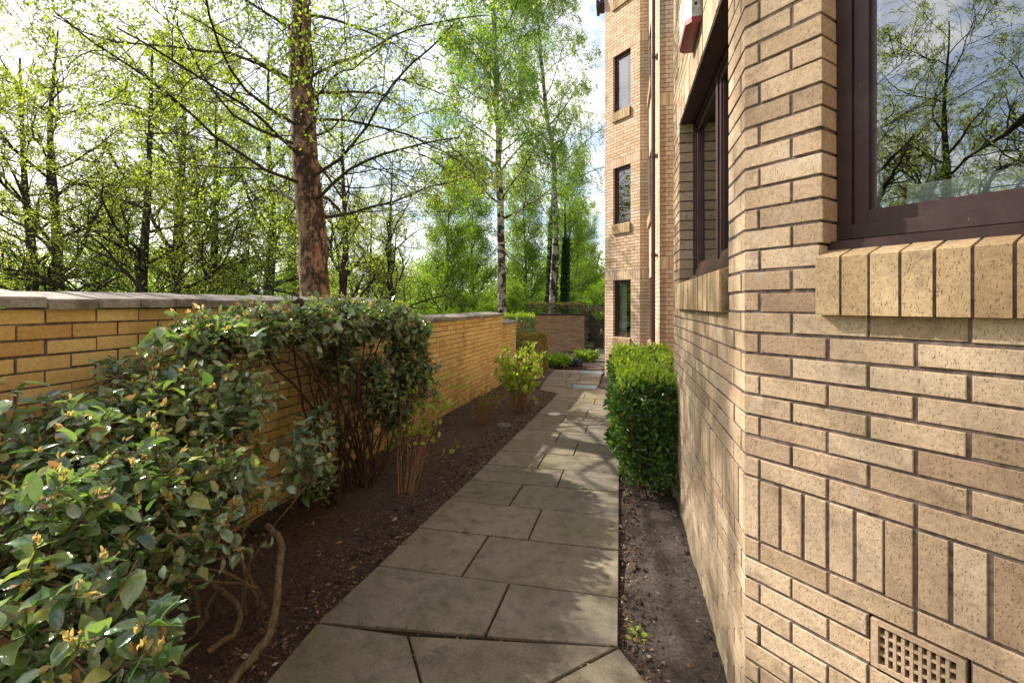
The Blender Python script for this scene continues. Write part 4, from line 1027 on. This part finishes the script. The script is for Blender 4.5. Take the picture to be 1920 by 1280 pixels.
fan_shrub('weed', at(1197, 1190), 79, 7, .035, .04, M['stem_dark'], M['box_tip'], .03, 30, 'tiny green weed in the soil strip at the near right path edge', top=.2, rad=.02, cat='plant', thick=.0015)
fan_shrub('fern_like_weed', at(905, 745 + 20), 80, 10, .10, .10, M['stem_dark'], M['green_leaf'], .05, 40, 'small weed at the foot of the ochre wall', top=.2, rad=.03, cat='plant', thick=.002)

# ------------------------------------------------------------ the glossy evergreen shrubs
def evergreen(name, root_pts, blobs, seed, nshoot, lsize, label, per=9, young=.5, nbranch=26, shoot=.22, keep=None, thick=.011, low=0., bm='stem'):
    rng = np.random.default_rng(seed); base = np.mean(np.array(root_pts), 0); root = empty(name, tuple(base)); tag(root, label, 'shrub')
    cs = np.array([b[0] for b in blobs], float); rs_ = np.array([b[1] for b in blobs], float); wts = np.array([b[2] for b in blobs], float); wts = wts / wts.sum()
    T = Tubes(); A = []; D = []; Y_ = []; YD = []; S = []; nodes = []
    # main branches: from the roots to points inside the blobs
    for i in range(nbranch):
        k = rng.choice(len(blobs), p=wts); e = cs[k] + rs_[k] * rng.normal(size=3) * .35; b = np.array(root_pts[rng.integers(len(root_pts))]) + rng.normal(size=3) * np.array([.04, .04, .0])
        pts = []
        sag = rng.normal(size=3) * .10
        for j in range(10):
            t = j / 9; q = b + (e - b) * np.array([t, t, t ** .8]) + sag * math.sin(t * math.pi) + rng.normal(size=3) * .014 * (j > 0); pts.append(q)
        T.add(pts, thick * (.6 + .9 * rng.random()), thick * .4, 7); nodes += pts[3:]
    nodes = np.array(nodes)
    for i in range(nshoot):
        k = rng.choice(len(blobs), p=wts); v = unit(rng.normal(size=3)); rad = .55 + .5 * rng.random() ** .6
        tip = cs[k] + rs_[k] * v * rad
        if keep is not None and not keep(tip): continue
        out = unit(v / rs_[k]); nd = nodes[np.argmin(((nodes - (tip - out * shoot * 1.2)) ** 2).sum(1) + rng.random(len(nodes)) * .01)]
        sh = shoot * (.6 + .7 * rng.random()); dr = unit(out * .7 + rng.normal(size=3) * .45 + np.array([0, 0, .35])); b0 = tip - dr * sh
        mid = (nd + b0) / 2 + rng.normal(size=3) * .02; T.add([nd, mid, b0, b0 + dr * sh * .5, tip], .0038, .0016, 4)
        if rng.random() < .35:
            nd2 = b0 + dr * sh * .3; side = unit(dr + rng.normal(size=3) * .8); T.add([nd2, nd2 + side * sh * .35, nd2 + side * sh * .7], .002, .0012, 3)
            for t in np.linspace(.3, 1, 4): A.append(nd2 + side * sh * .7 * t); D.append(side * .5 + rng.normal(size=3) * .7); S.append(.8)
        m = max(3, rng.poisson(per)); ph = rng.random() * 6.28
        ref = unit(np.cross(dr, [0, 0, 1.] if abs(dr[2]) < .9 else [1., 0, 0])); bi = np.cross(dr, ref)
        for j in range(m):
            t = (j + .5) / m; an = ph + j * 2.4; o_ = ref * math.cos(an) + bi * math.sin(an)
            A.append(b0 + dr * sh * t + o_ * .004); D.append(dr * .45 + o_ * .8 + rng.normal(size=3) * .15 + np.array([0, 0, -.12])); S.append(1.05 - .35 * t)
        if rng.random() < young:
            for j in range(rng.integers(4, 8)):
                o_ = unit(rng.normal(size=3)); Y_.append(tip + rng.normal(size=3) * .006); YD.append(dr * 1. + o_ * .55)
    A = np.array(A); D = np.array(D); S = np.array(S)
    mb = MB(); T.into(mb); mb.build('branches', M[bm], root, smooth=True)
    lf = MB()
    ok = rng.random(len(A)) < .97
    for lo, hi in ((0, .85), (.85, 2)):
        m_ = (S >= lo) & (S < hi) & ok; leaves(lf, A[m_], D[m_], lsize * (.8 if lo == 0 else 1.), rng, width=.50, fold=.4, curl=.35, seg=2, flat=.6, sv=.5)
    lf.build('foliage', M['ela'], root, smooth=True)
    dr_ = rng.random(len(A)) < .035
    ld = MB(); leaves(ld, A[dr_] + .006, D[dr_], lsize * .75, rng, width=.5, curl=.6, seg=2); ld.build('dry_leaves', M['ela_dry'], root, smooth=True)
    if Y_: ly = MB(); leaves(ly, np.array(Y_), np.array(YD), lsize * .34, rng, width=.42, fold=.5, curl=.1, seg=2); ly.build('young_shoots', M['ela_young'], root, smooth=True)
    bpy.context.view_layer.update()
    for ch in root.children: ch.matrix_parent_inverse = root.matrix_world.inverted()
    return root
def keep_near(q):
    if q[0] < -2.845 + .2535 * q[1] + .03: return False     # nothing inside the wall
    if q[2] < .10: return False
    return True
nb = [((P(330, 760, 2.45)), (.40, .36, .27), 3.4), (P(120, 850, 1.95), (.40, .36, .26), 3.0), (P(440, 745, 2.6), (.24, .26, .20), 1.3), (P(230, 930, 1.85), (.34, .30, .26), 2.4), (P(240, 720, 2.4), (.26, .26, .16), 1.2),
      (P(60, 1040, 1.45), (.32, .30, .28), 2.8), (P(390, 890, 2.15), (.26, .22, .20), 1.5), (P(330, 1010, 1.85), (.24, .2, .2), 1.3), (P(200, 1090, 1.6), (.25, .2, .2), 1.3), (P(110, 1190, 1.25), (.26, .22, .20), 1.8), (P(570, 850, 2.8), (.16, .18, .20), .6), (P(240, 1235, 1.2), (.14, .13, .08), .4), (P(-80, 900, 1.7), (.4, .4, .4), 1.6)]
evergreen('evergreen_shrub', [(-1.55, 2.3, .0), (-1.6, 1.8, 0), (-1.35, 2.45, 0)], nb, 81, 660, .068, 'large loose glossy leaved evergreen shrub spilling over the bed in the near left corner', per=9, young=.75, keep=keep_near, nbranch=15, thick=.008, low=.30)
hb = [(P(395, 625, 2.75), (.25, .22, .15), .9), (P(470, 615, 3.15), (.30, .30, .17), 1.8), (P(560, 605, 3.55), (.30, .34, .17), 2.2), (P(640, 594, 3.95), (.30, .34, .18), 2.3), (P(710, 597, 4.4), (.30, .36, .19), 2.4), (P(765, 622, 4.9), (.24, .34, .24), 2.1),
      (P(765, 700, 4.75), (.24, .28, .32), 2.6), (P(700, 715, 4.35), (.22, .22, .26), 1.6), (P(740, 770, 4.6), (.16, .2, .2), .7), (P(630, 680, 3.95), (.18, .2, .16), .6), (P(600, 800, 3.6), (.12, .14, .18), .35), (P(590, 890, 3.4), (.10, .12, .13), .3)]
top2 = H - (548 - HY) / F * 4.8 * 1.0
def keep_h(q):
    if q[0] < -2.845 + .2535 * q[1] - .10 and q[2] < H + .05: return False
    if q[2] > H + .105 + .03 * math.sin(q[0] * 9): return False
    return True
evergreen('evergreen_shrub', [(-1.40, 4.05, .0), (-1.28, 4.2, 0), (-1.45, 3.85, 0)], hb, 82, 1150, .070, 'tall glossy evergreen with flat clipped top growing over the garden wall', per=9, young=.7, keep=keep_h, nbranch=30, thick=.012, bm='stem_dark')
# crooked low branches on the soil
def branch_thing(name, pix, Y, radii, m, label):
    pts = []
    for (px, py, yy) in pix: v = P(px, py, yy); pts.append((v[0], v[1], max(v[2], gz(v[1]) + .02)))
    pts = np.array(pts); t = np.linspace(0, 1, len(pts)); tt = np.linspace(0, 1, 22); rr_ = np.random.default_rng(len(pix))
    q = np.stack([np.interp(tt, t, pts[:, k]) for k in range(3)], 1)
    for _ in range(2): q[1:-1] = (q[:-2] + 2 * q[1:-1] + q[2:]) / 4
    q[1:-1] += rr_.normal(size=(20, 3)) * .003
    mb = MB(); tube_pts(mb, q - q[0], np.interp(tt, [0, 1], radii), 10); o = mb.build(name, m, smooth=True); o.location = q[0]; return tag(o, label, 'branch')
branch_thing('crooked_branch', [(430, 1285, 2.0), (470, 1235, 2.05), (515, 1180, 2.12), (520, 1100, 2.2), (530, 1010, 2.35), (500, 985, 2.4)], 0, (.020, .015), M['stem'], 'thick bare crooked branch bending down to the soil beside the path')
branch_thing('crooked_branch', [(390, 1220, 2.1), (450, 1180, 2.2), (450, 1130, 2.3), (400, 1095, 2.35), (370, 1040, 2.3)], 0, (.013, .010), M['stem'], 'thinner curved branch on the soil left of the thick crooked one')

# ------------------------------------------------------------ litter on the soil
rng = np.random.default_rng(91); A = []; D = []
for i in range(13000):
    y = 1.0 + 8.5 * rng.random() ** 1.6
    if rng.random() < .62: a, b_ = max(-2.8 + .2535 * y, -2.4), XL(y); x = b_ - (b_ - a) * rng.random() ** 1.3
    else: a, b_ = XR(y), .227 * y + .45; x = a + (b_ - a) * rng.random()
    A.append((x, y, gz(y) + soil_h(x, y) + .035 + .006)); D.append((*rng.normal(size=2), rng.normal() * .15))
A = np.array(A); D = np.array(D)
A[:, 2] -= np.where(A[:, 0] > -.2 + .25 * A[:, 1] + .1, .04, .022)
mb = MB(); leaves(mb, A, D, .019, rng, width=.35, fold=.6, flat=.8, sv=.7)
n2 = 420; y = 1.9 + 7 * rng.random(n2) ** 1.5; xl = np.array([XL(q) for q in y]); xr = np.array([XR(q) for q in y]); x = xl + (xr - xl) * rng.random(n2)
leaves(mb, np.stack([x, y, np.array([gz(q) for q in y]) + .030], 1), np.stack([rng.normal(size=n2), rng.normal(size=n2), np.zeros(n2)], 1), .014, rng, width=.3, flat=.9, sv=.6)
tag(mb.build('leaf_litter', M['litter']), 'scattered brown husks and fallen leaf scraps on the soil and path', 'leaf litter', kind='stuff')
T = Tubes(); mb = MB()
for i in range(260):
    y = 1.6 + 7 * rng.random(); 
    if rng.random() < .8: x = XL(y) - .03 - (XL(y) + 2.6 - .2535 * y) * rng.random()
    else: x = XR(y) + .4 * rng.random()
    a_ = rng.random() * 6.28; L = .04 + .16 * rng.random() ** 2; z = gz(y) + soil_h(x, y) + .03
    T.add([np.array([x, y, z]), np.array([x + L/2*math.cos(a_), y + L/2*math.sin(a_), z + .012]), np.array([x + L*math.cos(a_ + .2), y + L*math.sin(a_ + .2), z + .002])], .0022, .001, 4)
T.into(mb); tag(mb.build('fallen_twigs', M['stem']), 'small dead twigs scattered over the dark soil', 'twigs', kind='stuff')

# bark chips and small stones on the soil
n = 15000; rg = np.random.default_rng(95); y = 1.0 + 9 * rg.random(n) ** 1.7; right = rg.random(n) < .3
xl = np.array([XL(q) for q in y]); xr = np.array([XR(q) for q in y]); lw = np.maximum(-2.8 + .2535 * y, -2.4)
x = np.where(right, xr + (.227 * y + .44 - xr) * rg.random(n), xl + .01 - (xl - lw) * rg.random(n))
z = np.array([gz(y[i]) + soil_h(x[i], y[i]) + (.012 if right[i] else .024) for i in range(n)])
sz = .0035 + .011 * rg.random(n) ** 3
oc = np.array([(1, 0, 0), (0, 1, 0), (-1, 0, 0), (0, -1, 0), (0, 0, .8), (0, 0, -.8)], float); fc = np.array([(0, 1, 4), (1, 2, 4), (2, 3, 4), (3, 0, 4), (1, 0, 5), (2, 1, 5), (3, 2, 5), (0, 3, 5)])
an = rg.random(n) * 6.283; el = .8 + 1.6 * rg.random(n)
V = np.stack([(oc[None, :, 0] * np.cos(an)[:, None] * el[:, None] - oc[None, :, 1] * np.sin(an)[:, None]), (oc[None, :, 0] * np.sin(an)[:, None] * el[:, None] + oc[None, :, 1] * np.cos(an)[:, None]), np.broadcast_to(oc[None, :, 2], (n, 6))], -1)
V = V * (1 + .35 * rg.normal(size=(n, 6, 1))) * sz[:, None, None] + np.stack([x, y, z], -1)[:, None, :]
mb = MB(); mb.add(V.reshape(-1, 3), (np.arange(n)[:, None, None] * 6 + fc[None]).reshape(-1, 3), 3)
mm = NM('bark_chips'); r_ = mm.rnd(); M['chips'] = mm.done(mm.bsdf(mm.ramp(r_, [(0, (.02, .012, .009)), (.5, (.06, .036, .026)), (.85, (.12, .07, .045)), (.95, (.25, .17, .11)), (1, (.38, .33, .27))]), .85, .3))
tag(mb.build('bark_mulch', M['chips']), 'dark crumbs of bark mulch and small stones covering the soil', 'mulch', kind='stuff')

# moss and husks caught in the joints of the paving
rg = np.random.default_rng(97); A = []; G = []
for a, b in EDGES:
    a = np.array(a); b = np.array(b); L = np.linalg.norm(b - a)
    for L_, per in ((A, 26), (G, 60)):
        if L_ is G and rg.random() < .5: continue
        for k in range(rg.poisson(per * L * rg.random())):
            q = a + (b - a) * rg.random() + rg.normal(size=2) * .005; L_.append((q[0], q[1], gz(q[1]) + .021 + .004 * rg.random()))
mb = MB(); A = np.array(A); leaves(mb, A, np.stack([rg.normal(size=len(A)), rg.normal(size=len(A)), .2 * rg.normal(size=len(A))], 1), .013, rg, width=.35, flat=.7, sv=.6)
tag(mb.build('joint_litter', M['litter']), 'brown husks caught in the joints of the paving', 'leaf litter', kind='stuff')
mb = MB(); G = np.array(G); D = rg.normal(size=(len(G), 3)); D[:, 2] = np.abs(D[:, 2]) + .4; leaves(mb, G, D, .009, rg, width=.7, sv=.6)
M['moss'] = leaf_mat('moss', [(0, (.03, .05, .01)), (1, (.12, .15, .03))], .2, (1, 1, 1), .9, .1)
tag(mb.build('joint_moss', M['moss']), 'low green moss growing in the joints between the slabs', 'moss', kind='stuff')
